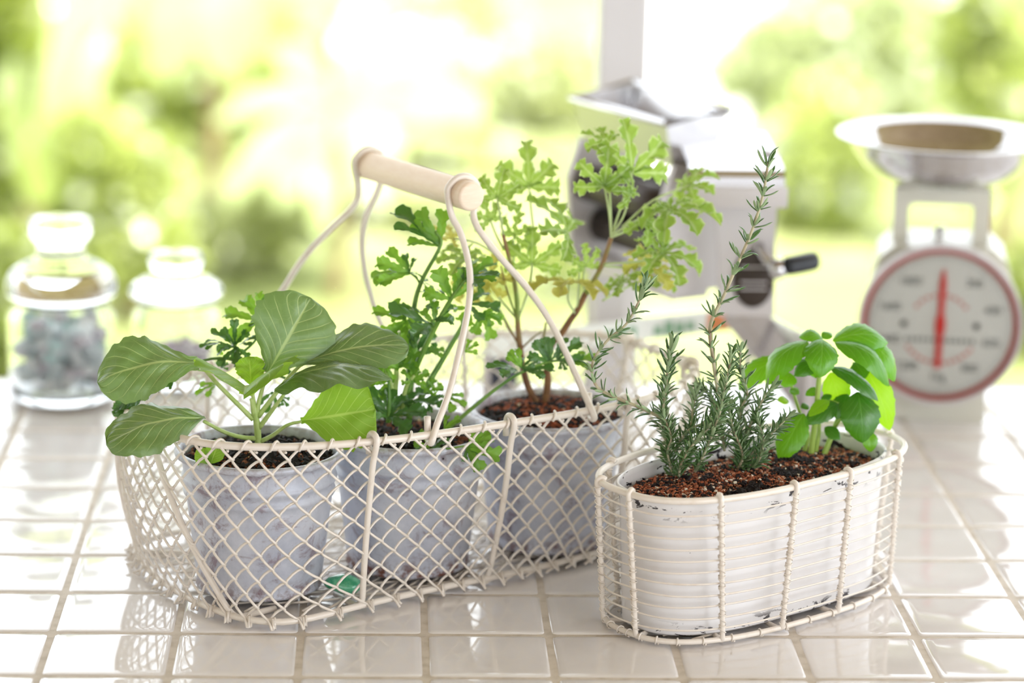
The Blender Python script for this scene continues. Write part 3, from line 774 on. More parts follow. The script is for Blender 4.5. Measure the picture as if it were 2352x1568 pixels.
stalk([Z2(330, 1580, Yc), Z2(120, 1400, Yc + .0), Z2(-150, 1330, Yc + .0), Z2(-400, 1290, Yc - .005), Z2(-640, 1230, Yc - .01), Z2(-880, 1300, Yc - .02), Z2(-1060, 1430, Yc - .03)], .0022, .0008, cs, ce)
stalk([Z1(1420, 710, Yc - .005), Z1(1240, 640, Yc - .004), Z1(1060, 570, Yc - .004), Z1(1045, 470, Yc - .004)], .0013, .0007, cs, ce)
stalk([Z1(1060, 560, Yc), Z1(1200, 430, Yc + .006), Z1(1225, 290, Yc + .006)], .0013, .0007, cs, ce)
stalk([at(955, 1030, Yc - .05), at(1010, 1032, Yc - .06), at(1066, 1024, Yc - .065)], .0012, .0008, cs, ce)
def leaflet(b, t, n, m, parent, seed, wide=1., name='leaflet', dz=0.):
    d = np.asarray(t) - np.asarray(b); L = np.linalg.norm(d); n = np.array([n[0], n[1] * .75, n[2] + .15])
    V, F, A = lobed_leaf(b, d, n, L / 1.04, (-50 * wide, 0, 50 * wide), (.82, 1.0, .82), .66 * (.55 + .45 * wide), 2.3, seed=seed, fold=.10, cup=.16, droop=.22, sweep=.42, mix=(.44, .38, .24), w0=.10, ns=30, nt=7, ruffle=.35)
    A = np.where(A > .9, 0, A)
    return obj(name, V, F, M[m], parent, attrs={'vein': A * .55})
UPW = N3(0, .35, .95); FC = N3(.1, .92, .35); FL_ = N3(-.3, .85, .45); UPR = N3(.2, .5, .85)
CL = [  # zoom2 base, tip, dY base, dY tip, normal, material, width
 ((692, 890), (598, 712), -.008, -.012, FL_, 'celery', 1.05), ((700, 885), (742, 740), -.008, -.006, FC, 'celery', .8),
 ((765, 775), (955, 748), -.010, -.016, UPW, 'celery_dark', .8), ((762, 790), (830, 715), -.01, 0, FC, 'celery_dark', .9), ((770, 780), (935, 650), -.01, .004, UPR, 'celery', .7),
 ((590, 1045), (360, 952), -.010, -.022, UPW, 'celery_dark', .95), ((592, 1040), (600, 905), -.010, -.004, FC, 'celery', .9), ((600, 1015), (700, 930), -.01, 0, UPR, 'celery_dark', .9),
 ((650, 870), (530, 840), 0, .01, UPW, 'celery_dark', .95), ((640, 880), (540, 930), 0, .01, UPW, 'celery_dark', .9), ((520, 790), (600, 830), .02, .02, UPW, 'celery_dark', 1.),
 ((622, 575), (525, 365), .024, .026, FL_, 'celery', .62), ((610, 575), (392, 362), .024, .04, UPW, 'celery_dark', .5), ((620, 590), (470, 490), .026, .045, UPW, 'celery', .7),
 ((455, 742), (250, 672), .02, .014, FL_, 'celery', .62), ((455, 745), (228, 745), .02, .03, UPW, 'celery', .5), ((452, 735), (432, 630), .02, .03, FL_, 'celery_dark', .6), ((455, 740), (520, 760), .02, .02, UPW, 'celery_dark', .8),
 ((785, 920), (960, 935), .014, .01, N3(.2, .7, .6), 'celery_dark', 1.05), ((870, 970), (935, 1115), .014, .008, FC, 'celery', .95), ((875, 965), (990, 1005), .014, .012, FC, 'celery', .75), ((795, 940), (725, 1030), .014, .02, FC, 'celery', .8),
 ((770, 1195), (848, 1145), .012, .012, FC, 'celery', .7), ((560, 1190), (655, 1178), .0, .006, UPR, 'celery', .8),
 ((430, 1010), (255, 965), .0, -.004, FL_, 'celery', 1.), ((440, 1020), (290, 1080), .0, -.006, FC, 'celery', 1.), ((430, 1000), (345, 925), .002, .006, FC, 'celery', 1.), ((500, 1050), (410, 960), .004, .004, FC, 'celery', .9),
 ((480, 1190), (465, 1000), .012, .012, FC, 'celery_dark', 1.), ((490, 1200), (548, 1060), .012, .010, FC, 'celery_dark', 1.), ((480, 1190), (390, 1120), .008, .006, FC, 'celery', 1.),
 ((400, 1275), (492, 1180), -.004, -.006, FC, 'celery', 1.), ((400, 1280), (440, 1180), -.004, .0, FC, 'celery_dark', .9), ((395, 1290), (340, 1215), -.004, .0, FC, 'celery', .9), ((300, 1270), (370, 1350), -.01, -.014, FC, 'celery', .9), ((300, 1270), (190, 1380), -.01, -.012, N3(0, .6, .8), 'celery', .8),
 ((475, 1365), (556, 1316), -.014, -.018, FC, 'celery', 1.), ((470, 1370), (410, 1310), -.014, -.014, FC, 'celery', 1.), ((470, 1370), (505, 1300), -.01, -.004, FC, 'celery', .8),
 ((330, 1560), (215, 1410), -.02, -.024, FL_, 'celery_dark', .9), ((330, 1545), (300, 1410), -.02, -.016, FC, 'celery_dark', .9),
 ((332, 1565), (535, 1505), -.022, -.032, N3(.0, .75, .65), 'celery_dark', 1.0), ((420, 1490), (620, 1460), -.012, -.018, N3(.1, .6, .8), 'celery_dark', .9), ((560, 1420), (640, 1395), .0, -.004, FC, 'celery', .9),
 ((640, 1450), (785, 1500), .0, -.006, N3(.1, .7, .7), 'celery', .7), ((600, 1440), (570, 1360), .0, .0, FC, 'celery', .9), ((560, 1470), (640, 1500), -.01, -.02, FC, 'celery_dark', .9),
 ((1075, 1305), (910, 1270), 0, -.012, UPW, 'celery_dark', .62), ((1092, 1285), (1032, 1178), 0, 0, FC, 'celery', .5), ((1096, 1290), (1165, 1228), 0, .004, FL_, 'celery_dark', .9), ((1105, 1300), (1270, 1285), 0, .002, UPR, 'celery_dark', .7),
 ((1255, 1252), (1155, 1135), .002, -.004, FL_, 'celery_dark', .62), ((1262, 1245), (1268, 1118), .002, .004, FC, 'celery_dark', .72), ((1300, 1240), (1442, 1132), .002, .004, FC, 'celery_dark', .75), ((1330, 1248), (1530, 1228), .002, .002, UPR, 'celery', .6), ((1320, 1240), (1352, 1296), .002, -.004, FC, 'celery_dark', .6),
]
sd_ = 100
for b, t, d0, d1, n, m, wd in CL:
    sd_ += 1; leaflet(Z2(*b, Yc + d0), Z2(*t, Yc + d1), n, m, ce, sd_, wd)
CL1 = [((1045, 480), (900, 375), -.004, -.008, UPW, 'celery_dark', .9), ((1050, 470), (1060, 300), -.004, -.004, FC, 'celery_dark', .7), ((1072, 475), (1215, 408), -.004, -.012, UPW, 'celery_dark', .6),
 ((1065, 480), (925, 610), -.004, -.014, N3(-.3, .8, .5), 'celery_dark', .9), ((1062, 485), (1090, 612), -.004, -.010, FC, 'celery_dark', .8), ((960, 450), (810, 470), -.004, -.008, UPW, 'celery_dark', .5), ((950, 480), (960, 540), 0, 0, FC, 'celery', .7),
 ((1225, 300), (952, 235), .006, .010, FC, 'celery', .85), ((1250, 280), (1212, 92), .008, .008, FC, 'celery', .5), ((1255, 270), (1325, 180), .008, .008, FC, 'celery', .6), ((1225, 310), (1150, 330), .006, .0, UPW, 'celery_dark', 1.),
 ((680, 590), (470, 770), -.03, -.034, N3(-.2, .85, .5), 'celery_dark', .38), ((560, 640), (490, 770), -.03, -.036, N3(-.2, .85, .5), 'celery_dark', .5), ((450, 735), (205, 915), -.034, -.04, N3(-.2, .85, .5), 'celery_dark', .42), ((400, 830), (182, 992), -.034, -.044, N3(-.2, .8, .6), 'celery_dark', .36), ((430, 770), (372, 860), -.034, -.04, FC, 'celery_dark', .5),
 ((925, 745), (785, 812), -.002, -.008, N3(0, .6, .8), 'celery', .55), ((1320, 800), (1280, 940), -.002, -.006, FC, 'celery_dark', .7), ((1380, 840), (1430, 900), -.002, -.006, FC, 'celery_dark', .7), ((1340, 640), (1480, 600), .0, .004, UPW, 'celery_dark', .9), ((960, 630), (1000, 600), 0, 0, FC, 'celery_dark', 1.),
 ((2180, 720), (1950, 780), -.006, -.012, N3(-.1, .7, .7), 'celery', .7), ((2300, 480), (2180, 620), -.004, -.006, FC, 'celery', .9)]
for b, t, d0, d1, n, m, wd in CL1:
    sd_ += 1; leaflet(Z1(*b, Yc + d0), Z1(*t, Yc + d1), n, m, ce, sd_, wd)
CL6 = [((790, 455), (1002, 510), -.066, -.074, FC, 'celery', .85), ((800, 440), (930, 350), -.066, -.07, FC, 'celery', .7), ((790, 460), (845, 560), -.066, -.074, N3(0, .6, .8), 'celery_dark', .9), ((560, 470), (690, 400), -.05, -.054, UPW, 'celery_dark', .8), ((560, 450), (500, 350), -.046, -.05, FC, 'celery', .7), ((650, 330), (740, 270), -.03, -.03, FC, 'celery', 1.)]
for b, t, d0, d1, n, m, wd in CL6:
    sd_ += 1; leaflet(Z6(*b, Yc + d0), Z6(*t, Yc + d1), n, m, ce, sd_, wd)

# --- scented geranium (pot 3)
Yg = .329
ge = thing('scented_geranium', 'tall light green scented geranium with deeply lobed lacy leaves', 'plant', tuple(at(1248, 945, Yg)))
def gs(pts, r0, r1, m, name='stem'):
    P = catmull([at(x, y, Yg + d) for x, y, d in pts], 5)
    return obj(name, *tube(P, np.linspace(r0, r1, len(P)), 7), M[m], ge)
gs([(1250, 965, 0), (1236, 930, 0), (1212, 885, 0), (1199, 830, 0), (1194, 790, 0)], .0034, .0025, 'geran_wood')
gs([(1194, 795, 0), (1189, 740, 0), (1187, 690, 0), (1180, 635, 0), (1166, 580, 0), (1156, 540, 0)], .0026, .0016, 'geran_stem')
gs([(1246, 965, 0), (1253, 920, 0), (1258, 876, 0), (1256, 830, 0), (1268, 790, .002), (1291, 765, .004)], .0036, .0028, 'geran_wood')
gs([(1286, 772, .004), (1310, 735, .004), (1326, 713, .004), (1346, 672, .004)], .0030, .0026, 'geran_wood')
gs([(1344, 676, .004), (1366, 640, .004), (1384, 606, .004), (1404, 546, .004)], .0026, .0020, 'geran_stem')
gs([(1256, 830, 0), (1248, 790, 0), (1254, 740, 0)], .0014, .001, 'geran_stem')
GL = [  # centre px, petiole path start px, main lobe direction (r,t,u), normal, radius px, dY, thmax deg, material, drop
 ((1388, 427), [(1404, 546), (1399, 490)], (0.05, .1, 1), N3(0, .95, -.30), 84, -.006, 118, 'geran', .0),
 ((1452, 397), [(1404, 540), (1428, 470)], (-.10, -.15, 1), N3(.15, .95, .25), 112, .006, 128, 'geran', .05),
 ((1142, 455), [(1156, 540), (1150, 500)], (.15, 0, 1), N3(0, .9, .30), 66, .0, 120, 'geran', .1),
 ((1302, 532), [(1326, 713), (1330, 610)], (-.70, .1, .65), N3(.15, .80, .60), 112, .0, 120, 'geran', .0),
 ((1215, 428), [(1230, 560), (1222, 500)], (-.1, -.2, 1), N3(0, .9, .4), 92, .035, 120, 'geran', .0),
 ((1222, 606), [(1190, 735), (1215, 660)], (.0, 0, 1), N3(0, .95, .25), 82, .004, 122, 'geran', .0),
 ((1306, 652), [(1322, 722), (1305, 690)], (-.2, .75, .1), N3(0, .42, .92), 100, -.010, 165, 'geran_y', .05),
 ((1540, 482), [(1404, 542), (1450, 512), (1500, 490)], (.9, .1, .05), N3(.05, .55, .83), 104, -.004, 160, 'geran', .25),
 ((1522, 580), [(1384, 606), (1440, 603), (1490, 596)], (.85, .15, -.25), N3(.05, .80, .60), 96, -.006, 165, 'geran', .1),
 ((1490, 608), [(1384, 610), (1440, 615)], (.7, 0, -.2), N3(0, .8, .5), 84, .018, 150, 'geran_y', .1),
 ((1070, 592), [(1160, 640), (1110, 620)], (-1, .2, .0), N3(0, .75, .65), 70, -.004, 150, 'geran', .1),
 ((1448, 446), [(1404, 540), (1430, 500)], (-.3, .1, .8), N3(.3, .8, .4), 56, -.006, 120, 'geran', .2),
 ((1585, 425), [(1430, 520), (1500, 460)], (.5, 0, .3), N3(0, .7, .7), 68, .045, 160, 'geran', .2),
 ((1080, 640), [(1190, 790), (1140, 700)], (-.4, .1, -.7), N3(-.1, .8, .5), 60, .016, 150, 'geran_y', .1),
 ((1122, 652), [(1190, 735), (1150, 690)], (.2, .1, .8), N3(0, .8, .5), 62, .010, 150, 'geran_y', .1),
 ((1430, 648), [(1346, 676), (1390, 664)], (.9, .1, .25), N3(0, .5, .85), 66, .006, 150, 'geran', .1),
 ((1126, 505), [(1156, 570), (1140, 540)], (-.3, 0, .8), N3(0, .8, .5), 52, .012, 140, 'geran', .1),
 ((1345, 612), [(1346, 676), (1340, 640)], (-.1, .1, 1), N3(.1, .9, .3), 52, .004, 110, 'geran', .0),
 ((1478, 508), [(1404, 545), (1440, 530)], (.6, .1, -.5), N3(.1, .85, .5), 70, .006, 140, 'geran', .1),
 ((1040, 548), [(1160, 600), (1100, 560)], (-.7, 0, .4), N3(0, .8, .5), 50, .03, 140, 'geran_y', .0),
 ((1510, 635), [(1384, 690), (1450, 655)], (.8, 0, -.1), N3(0, .6, .8), 58, .03, 140, 'geran', .1),
 ((1180, 540), [(1187, 690), (1180, 610)], (.1, .1, .6), N3(0, .75, .6), 56, .014, 140, 'geran', .1),
 ((1395, 330), [(1404, 540), (1400, 430)], (-.7, -.1, .3), N3(0, .85, .45), 62, .012, 120, 'geran', .0),
]
def genv(th): return .70 + .30 * np.cos(th * .62) ** 2
for k, (c, pet, d, n, R, dy, tm_, m, dr) in enumerate(GL):
    C3 = at(c[0], c[1], Yg + dy)
    mpp = (np.linalg.norm(C3 - CAM) / F_PX)
    n = np.array([n[0], n[1] * .46, n[2] + .36])
    q_ = tm_ / 118.
    ang = [a for a in (-150, -100, -50, 0, 50, 100, 150) if abs(a) <= tm_ + 6]
    V, F, A = lobed_leaf(C3, N3(*d), n, R * mpp * 1.04, ang, [1 - .0020 * abs(a) for a in ang], .60, 2.9, seed=k * 3 + 1, droop=.22 + dr, cup=.22)
    obj('leaf', V, F, M[m], ge, attrs={'vein': A})
    pts = [(*pet[0], .003)] + [(x, y, .003 + dy * .6) for x, y in pet[1:]] + [(c[0], c[1], dy)]
    gs(pts, .0011, .0009, 'petiole', 'leaf_stalk')
for k, (x, y, a, b) in enumerate([(1140, 700, 1192, 790), (1150, 610, 1190, 740), (1245, 760, 1199, 800)]):
    gs([(a, b, 0), ((a + x) / 2 - 3, (b + y) / 2, 0), (x, y, 0)], .0010, .0007, 'geran_stem', 'twig')

# --- rosemary
Yr = up(1620, 1085, .112)[1]
ro = thing('rosemary', 'rosemary with one tall sprig and needle-like grey-green leaves', 'plant', tuple(up(1620, 1085, .112)))
def needle_geo(L=1., w=.092, curve=.10, k=7):
    """unit needle along +X, upper face +Z; returns top part and pale under part"""
    xs = np.linspace(0, 1, k); wd = w * np.minimum(1, np.minimum(xs * 6 + .35, (1 - xs) * 5 + .12)); z = curve * np.sin(xs * np.pi * .9) - .03 * xs
    top = []; und = []
    for x, q, zz in zip(xs, wd, z):
        top += [(x, -q, zz), (x, -q * .55, zz + q * .55), (x, 0, zz + q * .42), (x, q * .55, zz + q * .55), (x, q, zz)]
        und += [(x, -q, zz), (x, -q * .5, zz - q * .28), (x, q * .5, zz - q * .28), (x, q, zz)]
    Ft = [[i * 5 + a, (i + 1) * 5 + a, (i + 1) * 5 + a + 1, i * 5 + a + 1] for i in range(k - 1) for a in range(4)]
    Fu = [[i * 4 + a + 1, (i + 1) * 4 + a + 1, (i + 1) * 4 + a, i * 4 + a] for i in range(k - 1) for a in range(3)]
    return np.array(top), Ft, np.array(und), Fu
NV = []
for cv in (.02, .10, .18, -.08):
    T, Ft, U, Fu = needle_geo(curve=cv)
    V = np.vstack([T, U]); F = Ft + [[i + len(T) for i in f] for f in Fu]
    F = [f[::-1] for f in F]
    NV.append((V, F, [0] * len(Ft) + [1] * len(Fu)))
def needle_mesh(i):
    V, F, mi = NV[i]
    me = mesh_from('needle', V, F); me.materials.append(M['needle_top']); me.materials.append(M['needle_under'])
    me.polygons.foreach_set('material_index', mi); return me
NM = [needle_mesh(i) for i in range(4)]
def sprig(pts, r0, r1, spacing, L0, seed, single=False, per=4, spread=(.75, 1.0), tipboost=1.0, start=0.0, grow=1.0):
    R = np.random.RandomState(seed)
    P = catmull(pts, 8); st = obj('sprig_stem', *tube(P, np.linspace(r0, r1, len(P)), 6), M['rose_stem'], ro)
    sl = np.concatenate([[0], np.cumsum(np.linalg.norm(np.diff(P, axis=0), axis=1))]); Lt = sl[-1]
    VV = []; FF = []; MI = []; n = 0
    d = Lt * start + spacing * .3; wh = 0
    while d < Lt + spacing * .2:
        q = min(d, Lt); c = np.array([np.interp(q, sl, P[:, a]) for a in range(3)])
        c2 = np.array([np.interp(min(q + .002, Lt), sl, P[:, a]) for a in range(3)]); c1 = np.array([np.interp(max(q - .002, 0), sl, P[:, a]) for a in range(3)])
        T = nrm(c2 - c1); A = nrm(np.cross(T, VY + .01 * VX)); B = np.cross(T, A)
        f = q / Lt
        for j in range(per):
            an = j * 2 * math.pi / per + (wh % 2) * math.pi / per + R.randn() * .35
            out = A * math.cos(an) + B * math.sin(an)
            el = R.uniform(*spread) * (1 - .5 * max(0, f - .9) / .1)
            dr = nrm(out * math.sin(el) + T * math.cos(el))
            upv = nrm(T - dr * (T @ dr)) ; sdv = np.cross(upv, dr)
            L = L0 * R.uniform(.65, 1.15) * (tipboost if f > .93 else 1)
            M3 = np.column_stack([dr, sdv, upv]) * L
            o0 = c + out * (r0 + (r1 - r0) * f) * .5 + T * R.uniform(-.16, .16) * spacing
            ki = R.randint(4)
            M3[:, 1] *= R.uniform(.8, 1.15)
            if single:
                ob_ = bpy.data.objects.new('needle', NM[ki]); COL.objects.link(ob_); ob_.parent = ro
                m4 = Matrix.Identity(4)
                for a in range(3):
                    for b in range(3): m4[a][b] = M3[a, b]
                lo = o0 - ORG[ro]
                for a in range(3): m4[a][3] = lo[a]
                ob_.matrix_basis = m4
            else:
                V, F, mi = NV[ki]
                VV.append(V @ M3.T + o0); FF += [[i + n for i in g] for g in F]; MI += mi; n += len(V)
        d += spacing * R.uniform(.8, 1.2); wh += 1
    if not single and VV:
        o = obj('needles', np.concatenate(VV), FF, M['needle_top'], ro); o.data.materials.append(M['needle_under'])
        o.data.polygons.foreach_set('material_index', MI); o['kind'] = 'stuff'
def R3(pts): return [Z3(x, y, Yr + d) for x, y, d in pts]
sprig(R3([(610, 1180, .012), (590, 1060, .012), (572, 945, .010), (555, 800, .008), (580, 720, .008), (620, 640, .008), (690, 480, .008), (745, 350, .008), (790, 200, .008), (812, 60, .008)]), .0019, .0011, .0125, .0152, 1, True, 7, (.55, 1.12), 1.1, .02)
sprig(R3([(400, 1330, .0), (352, 1200, 0), (250, 1140, 0), (130, 1090, 0), (62, 1050, 0), (38, 985, 0), (50, 920, 0), (110, 840, 0), (190, 770, 0), (240, 680, 0), (262, 625, 0)]), .0016, .0009, .0105, .0140, 2, True, 6, (.6, 1.15), 1.2, .03)
sprig(R3([(380, 1400, -.002), (350, 1200, -.002), (362, 1060, -.004), (372, 960, -.006), (385, 880, -.006)]), .0014, .0008, .0056, .0150, 3, False, 5, (.5, .95), 1.2)
sprig(R3([(490, 1420, -.02), (535, 1330, -.028), (590, 1190, -.032), (622, 1050, -.034), (650, 920, -.034)]), .0014, .0008, .0036, .0130, 4, False, 5, (.55, .95), 1.1)
sprig(R3([(685, 1440, .004), (690, 1330, .004), (740, 1200, .004), (790, 1100, .004), (825, 1055, .004)]), .0014, .0008, .0034, .0130, 5, False, 5, (.6, 1.0), 1.1)
sprig(R3([(690, 1400, .004), (760, 1320, 0), (840, 1240, -.004), (905, 1175, -.006)]), .0012, .0007, .0036, .0125, 6, False, 5)
sprig(R3([(450, 1400, -.004), (470, 1260, 0), (480, 1150, .01), (500, 1060, .02)]), .0013, .0008, .0040, .0125, 7, False, 5)
sprig(R3([(400, 1450, -.012), (370, 1340, -.014), (385, 1270, -.016), (355, 1180, -.014)]), .0012, .0008, .0034, .0118, 8, False, 5)
sprig(R3([(420, 1450, -.02), (425, 1400, -.024), (460, 1330, -.03), (520, 1260, -.03), (580, 1200, -.03)]), .0012, .0008, .0034, .0125, 9, False, 5)
sprig(R3([(670, 1420, .0), (700, 1350, -.006), (660, 1240, -.008), (640, 1150, -.008)]), .0012, .0008, .0034, .0130, 10, False, 5)
sprig(R3([(700, 1440, -.002), (770, 1370, -.006), (790, 1290, -.006), (770, 1200, -.006)]), .0012, .0008, .0034, .0125, 11, False, 5)
sprig(R3([(620, 1330, .01), (600, 1190, .016), (560, 1090, .02), (530, 1060, .02)]), .0012, .0008, .0040, .0125, 12, False, 5)
sprig(R3([(680, 1300, .01), (690, 1150, .012), (720, 1080, .014), (690, 960, .014), (690, 880, .012)]), .0012, .0008, .0048, .0150, 13, False, 4)
sprig(R3([(400, 1330, -.004), (460, 1240, -.008), (540, 1200, -.012), (640, 1130, -.012)]), .0012, .0008, .0038, .0125, 14, False, 5)

# --- basil
Yb = up(1872, 1045, .112)[1]
ba = thing('basil_plant', 'bright green basil with glossy cupped leaves', 'plant', tuple(up(1872, 1045, .112)))
def bs(pts, r0, r1): 
    P = catmull([Z3(x, y, Yb + d) for x, y, d in pts], 5); obj('stem', *tube(P, np.linspace(r0, r1, len(P)), 8), M['basil_stem'], ba)
bs([(995, 1370, 0), (1012, 1240, 0), (1025, 1120, -.002), (1038, 960, -.002), (1045, 850, 0)], .0027, .0019)
bs([(965, 1350, .01), (985, 1260, .012), (960, 1190, .014), (930, 1100, .02), (900, 990, .024)], .0022, .0012)
bs([(1048, 1370, 0), (1090, 1260, .004), (1120, 1180, .006), (1160, 1060, .01), (1190, 940, .012)], .0026, .0016)
bs([(1015, 1370, .004), (1035, 1240, .006), (1030, 1150, .008)], .0020, .0014)
bs([(1110, 1220, .004), (1160, 1140, -.004), (1205, 1075, -.012)], .0013, .0010)
bs([(1040, 1140, 0), (1080, 1110, 0), (1120, 1120, -.004)], .0011, .0009)
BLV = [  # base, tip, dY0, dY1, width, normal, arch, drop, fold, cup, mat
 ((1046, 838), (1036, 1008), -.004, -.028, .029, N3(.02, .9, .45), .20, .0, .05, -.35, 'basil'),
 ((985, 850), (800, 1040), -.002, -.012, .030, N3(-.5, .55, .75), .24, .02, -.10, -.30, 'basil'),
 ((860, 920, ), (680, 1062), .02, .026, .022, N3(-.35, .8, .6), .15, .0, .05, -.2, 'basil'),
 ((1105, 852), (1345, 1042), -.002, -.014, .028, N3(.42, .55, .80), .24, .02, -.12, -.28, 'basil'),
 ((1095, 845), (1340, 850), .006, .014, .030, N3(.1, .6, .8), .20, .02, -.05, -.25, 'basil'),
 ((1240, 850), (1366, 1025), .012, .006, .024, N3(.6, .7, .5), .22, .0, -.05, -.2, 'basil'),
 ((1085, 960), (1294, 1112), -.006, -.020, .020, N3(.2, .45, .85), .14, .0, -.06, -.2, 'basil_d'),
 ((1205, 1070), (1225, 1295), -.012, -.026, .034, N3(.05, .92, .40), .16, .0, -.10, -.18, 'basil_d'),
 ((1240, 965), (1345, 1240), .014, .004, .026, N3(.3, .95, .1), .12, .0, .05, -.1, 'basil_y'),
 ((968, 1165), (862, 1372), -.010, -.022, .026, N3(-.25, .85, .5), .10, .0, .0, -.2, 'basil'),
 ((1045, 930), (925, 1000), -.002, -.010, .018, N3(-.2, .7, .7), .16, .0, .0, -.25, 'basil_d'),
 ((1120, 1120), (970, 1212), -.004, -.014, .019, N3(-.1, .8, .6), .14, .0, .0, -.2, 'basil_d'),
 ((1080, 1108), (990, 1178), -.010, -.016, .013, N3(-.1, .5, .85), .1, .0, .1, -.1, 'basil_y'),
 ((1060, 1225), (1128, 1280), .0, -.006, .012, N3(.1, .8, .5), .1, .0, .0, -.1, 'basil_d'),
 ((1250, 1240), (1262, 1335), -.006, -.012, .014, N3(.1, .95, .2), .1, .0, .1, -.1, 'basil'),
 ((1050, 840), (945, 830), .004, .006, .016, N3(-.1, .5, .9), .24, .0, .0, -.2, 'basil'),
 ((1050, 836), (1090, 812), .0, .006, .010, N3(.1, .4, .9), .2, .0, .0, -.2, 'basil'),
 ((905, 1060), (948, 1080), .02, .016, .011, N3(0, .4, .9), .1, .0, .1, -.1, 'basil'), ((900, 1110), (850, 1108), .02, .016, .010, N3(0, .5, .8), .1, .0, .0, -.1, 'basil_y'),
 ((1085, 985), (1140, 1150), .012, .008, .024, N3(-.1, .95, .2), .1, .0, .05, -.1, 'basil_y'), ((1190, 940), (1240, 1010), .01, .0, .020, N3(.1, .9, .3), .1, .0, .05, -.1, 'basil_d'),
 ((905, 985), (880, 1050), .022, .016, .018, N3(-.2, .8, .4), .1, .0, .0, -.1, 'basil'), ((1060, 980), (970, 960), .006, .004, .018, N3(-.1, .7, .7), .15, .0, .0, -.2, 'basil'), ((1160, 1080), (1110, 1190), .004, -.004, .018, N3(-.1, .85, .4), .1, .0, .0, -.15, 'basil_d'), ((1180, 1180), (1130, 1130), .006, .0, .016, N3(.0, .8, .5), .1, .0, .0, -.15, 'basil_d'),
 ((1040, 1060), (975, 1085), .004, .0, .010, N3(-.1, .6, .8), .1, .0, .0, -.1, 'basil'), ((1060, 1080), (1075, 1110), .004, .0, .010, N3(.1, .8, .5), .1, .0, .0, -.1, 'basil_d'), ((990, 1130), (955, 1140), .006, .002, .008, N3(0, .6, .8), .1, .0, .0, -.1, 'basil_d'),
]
for k, (b, t, d0, d1, wd, n, ar, dr, fo, cu, m) in enumerate(BLV):
    V, F, uv = grid_leaf(Z3(*b, Yb + d0), Z3(*t, Yb + d1), wd, n, arch=ar, drop=dr, fold=fo, cup=cu, peak=.46, tipp=1.35, ns=26, nt=16, wav=.012, wf=3, quilt=.012, qn=5, qk=.55, seed=k + 50, basew=.06)
    obj('leaf', V, F, M[m], ba, uv=uv)

# --- green stone in the basket
bm_ = MB(); V, F = lathe([(0, -.8), (.55, -.68), (.9, -.3), (1, .05), (.8, .45), (.4, .72), (0, .8)], n=16)
V = V * np.array([.017, .012, .010]); 
for i in range(len(V)): V[i] *= 1 + .22 * mnoise.noise(Vector(V[i] * 90))
gp = up(775, 1365, .012) + np.array([.006, .012, 0])
M['greenglass'] = plain('green_stone', (40, 150, 110), .2, coat=.4, var=((110, 190, 150), 60, .4, .6))
tag(obj('green_stone', V + np.array([gp[0], gp[1], .0175]), F, M['greenglass']), 'small smooth green stone on the basket floor beside the first zinc pot', 'stone')

# ------------------------------------------------------------------ glass jars at the back
def pebbles(name, label, c, R0, z0, z1, n, size, cols, seed):
    R = np.random.RandomState(seed); VV = []; FF = []; CC = []; k = 0
    V0, F0 = lathe([(0, -1), (.7, -.7), (1, 0), (.7, .7), (0, 1)], n=8)
    for _ in range(n):
        q = math.sqrt(R.rand()) * (R0 - size * .9); a = R.rand() * 6.28
        Q = np.array(Matrix.Rotation(R.rand() * 6, 3, 'Z') @ Matrix.Rotation(R.rand() * 6, 3, 'X'))
        s = size * (.7 + .5 * R.rand()) * np.array([1, .8, .6])
        VV.append((V0 * s) @ Q.T + np.array([c[0] + q * math.cos(a), c[1] + q * math.sin(a), z0 + size * .9 + (z1 - z0 - size * 1.6) * R.rand()]))
        FF += [[i + k for i in f] for f in F0]; k += len(V0)
        cc = np.array(lin(cols[R.randint(len(cols))])); CC.append(np.tile(cc, (len(V0), 1)))
    return tag(obj(name, np.concatenate(VV), FF, M['pebble'], colors=np.concatenate(CC)), label, 'pebbles', kind='stuff')
tp = NT('sea_glass').set(.35); _a = tp.n('ShaderNodeVertexColor', layer_name='tint'); tp.base(_a.outputs[0]); M['pebble'] = tp.m
J1 = at(143, 800, .825); J2 = at(405, 750, .892)
def jar(label, c, body, lid):
    t = thing('glass_jar', label, 'jar', (c[0], c[1], 0), 'lidded glass jars')
    obj('jar_body', *lathe(body, (c[0], c[1], .0005), 56), M['glass'], t)
    obj('jar_lid', *lathe(lid, (c[0], c[1], .0005), 56), M['glass'], t)
jar('tall lidded glass jar filled with grey and teal sea glass', J1,
    [(0, 0), (.046, 0), (.0500, .003), (.0545, .011), (.0558, .020), (.0558, .083), (.0545, .090), (.0490, .097), (.0470, .101), (.0480, .106), (.0462, .106), (.0452, .101), (.0470, .096), (.0520, .089), (.0532, .082), (.0532, .020), (.0515, .012), (.046, .0085), (0, .0085)],
    [(0, .104), (.044, .104), (.0445, .1075), (.0545, .1085), (.0570, .114), (.0565, .124), (.0520, .1335), (.0400, .1420), (.0280, .1475), (.0245, .153), (.0245, .162), (.0290, .1685), (.0325, .175), (.0325, .183), (.030, .1880), (.0, .190)])
jar('short lidded glass jar with pale lilac stones behind the seedling', J2,
    [(0, 0), (.040, 0), (.0440, .003), (.0480, .012), (.0480, .066), (.0450, .078), (.0400, .084), (.0410, .090), (.0392, .090), (.0382, .084), (.0430, .077), (.0455, .066), (.0455, .013), (.041, .008), (0, .008)],
    [(0, .088), (.038, .088), (.0385, .0915), (.0480, .093), (.0500, .098), (.0470, .105), (.0340, .113), (.0240, .117), (.0255, .122), (.0285, .128), (.0285, .134), (.026, .1385), (0, .140)])
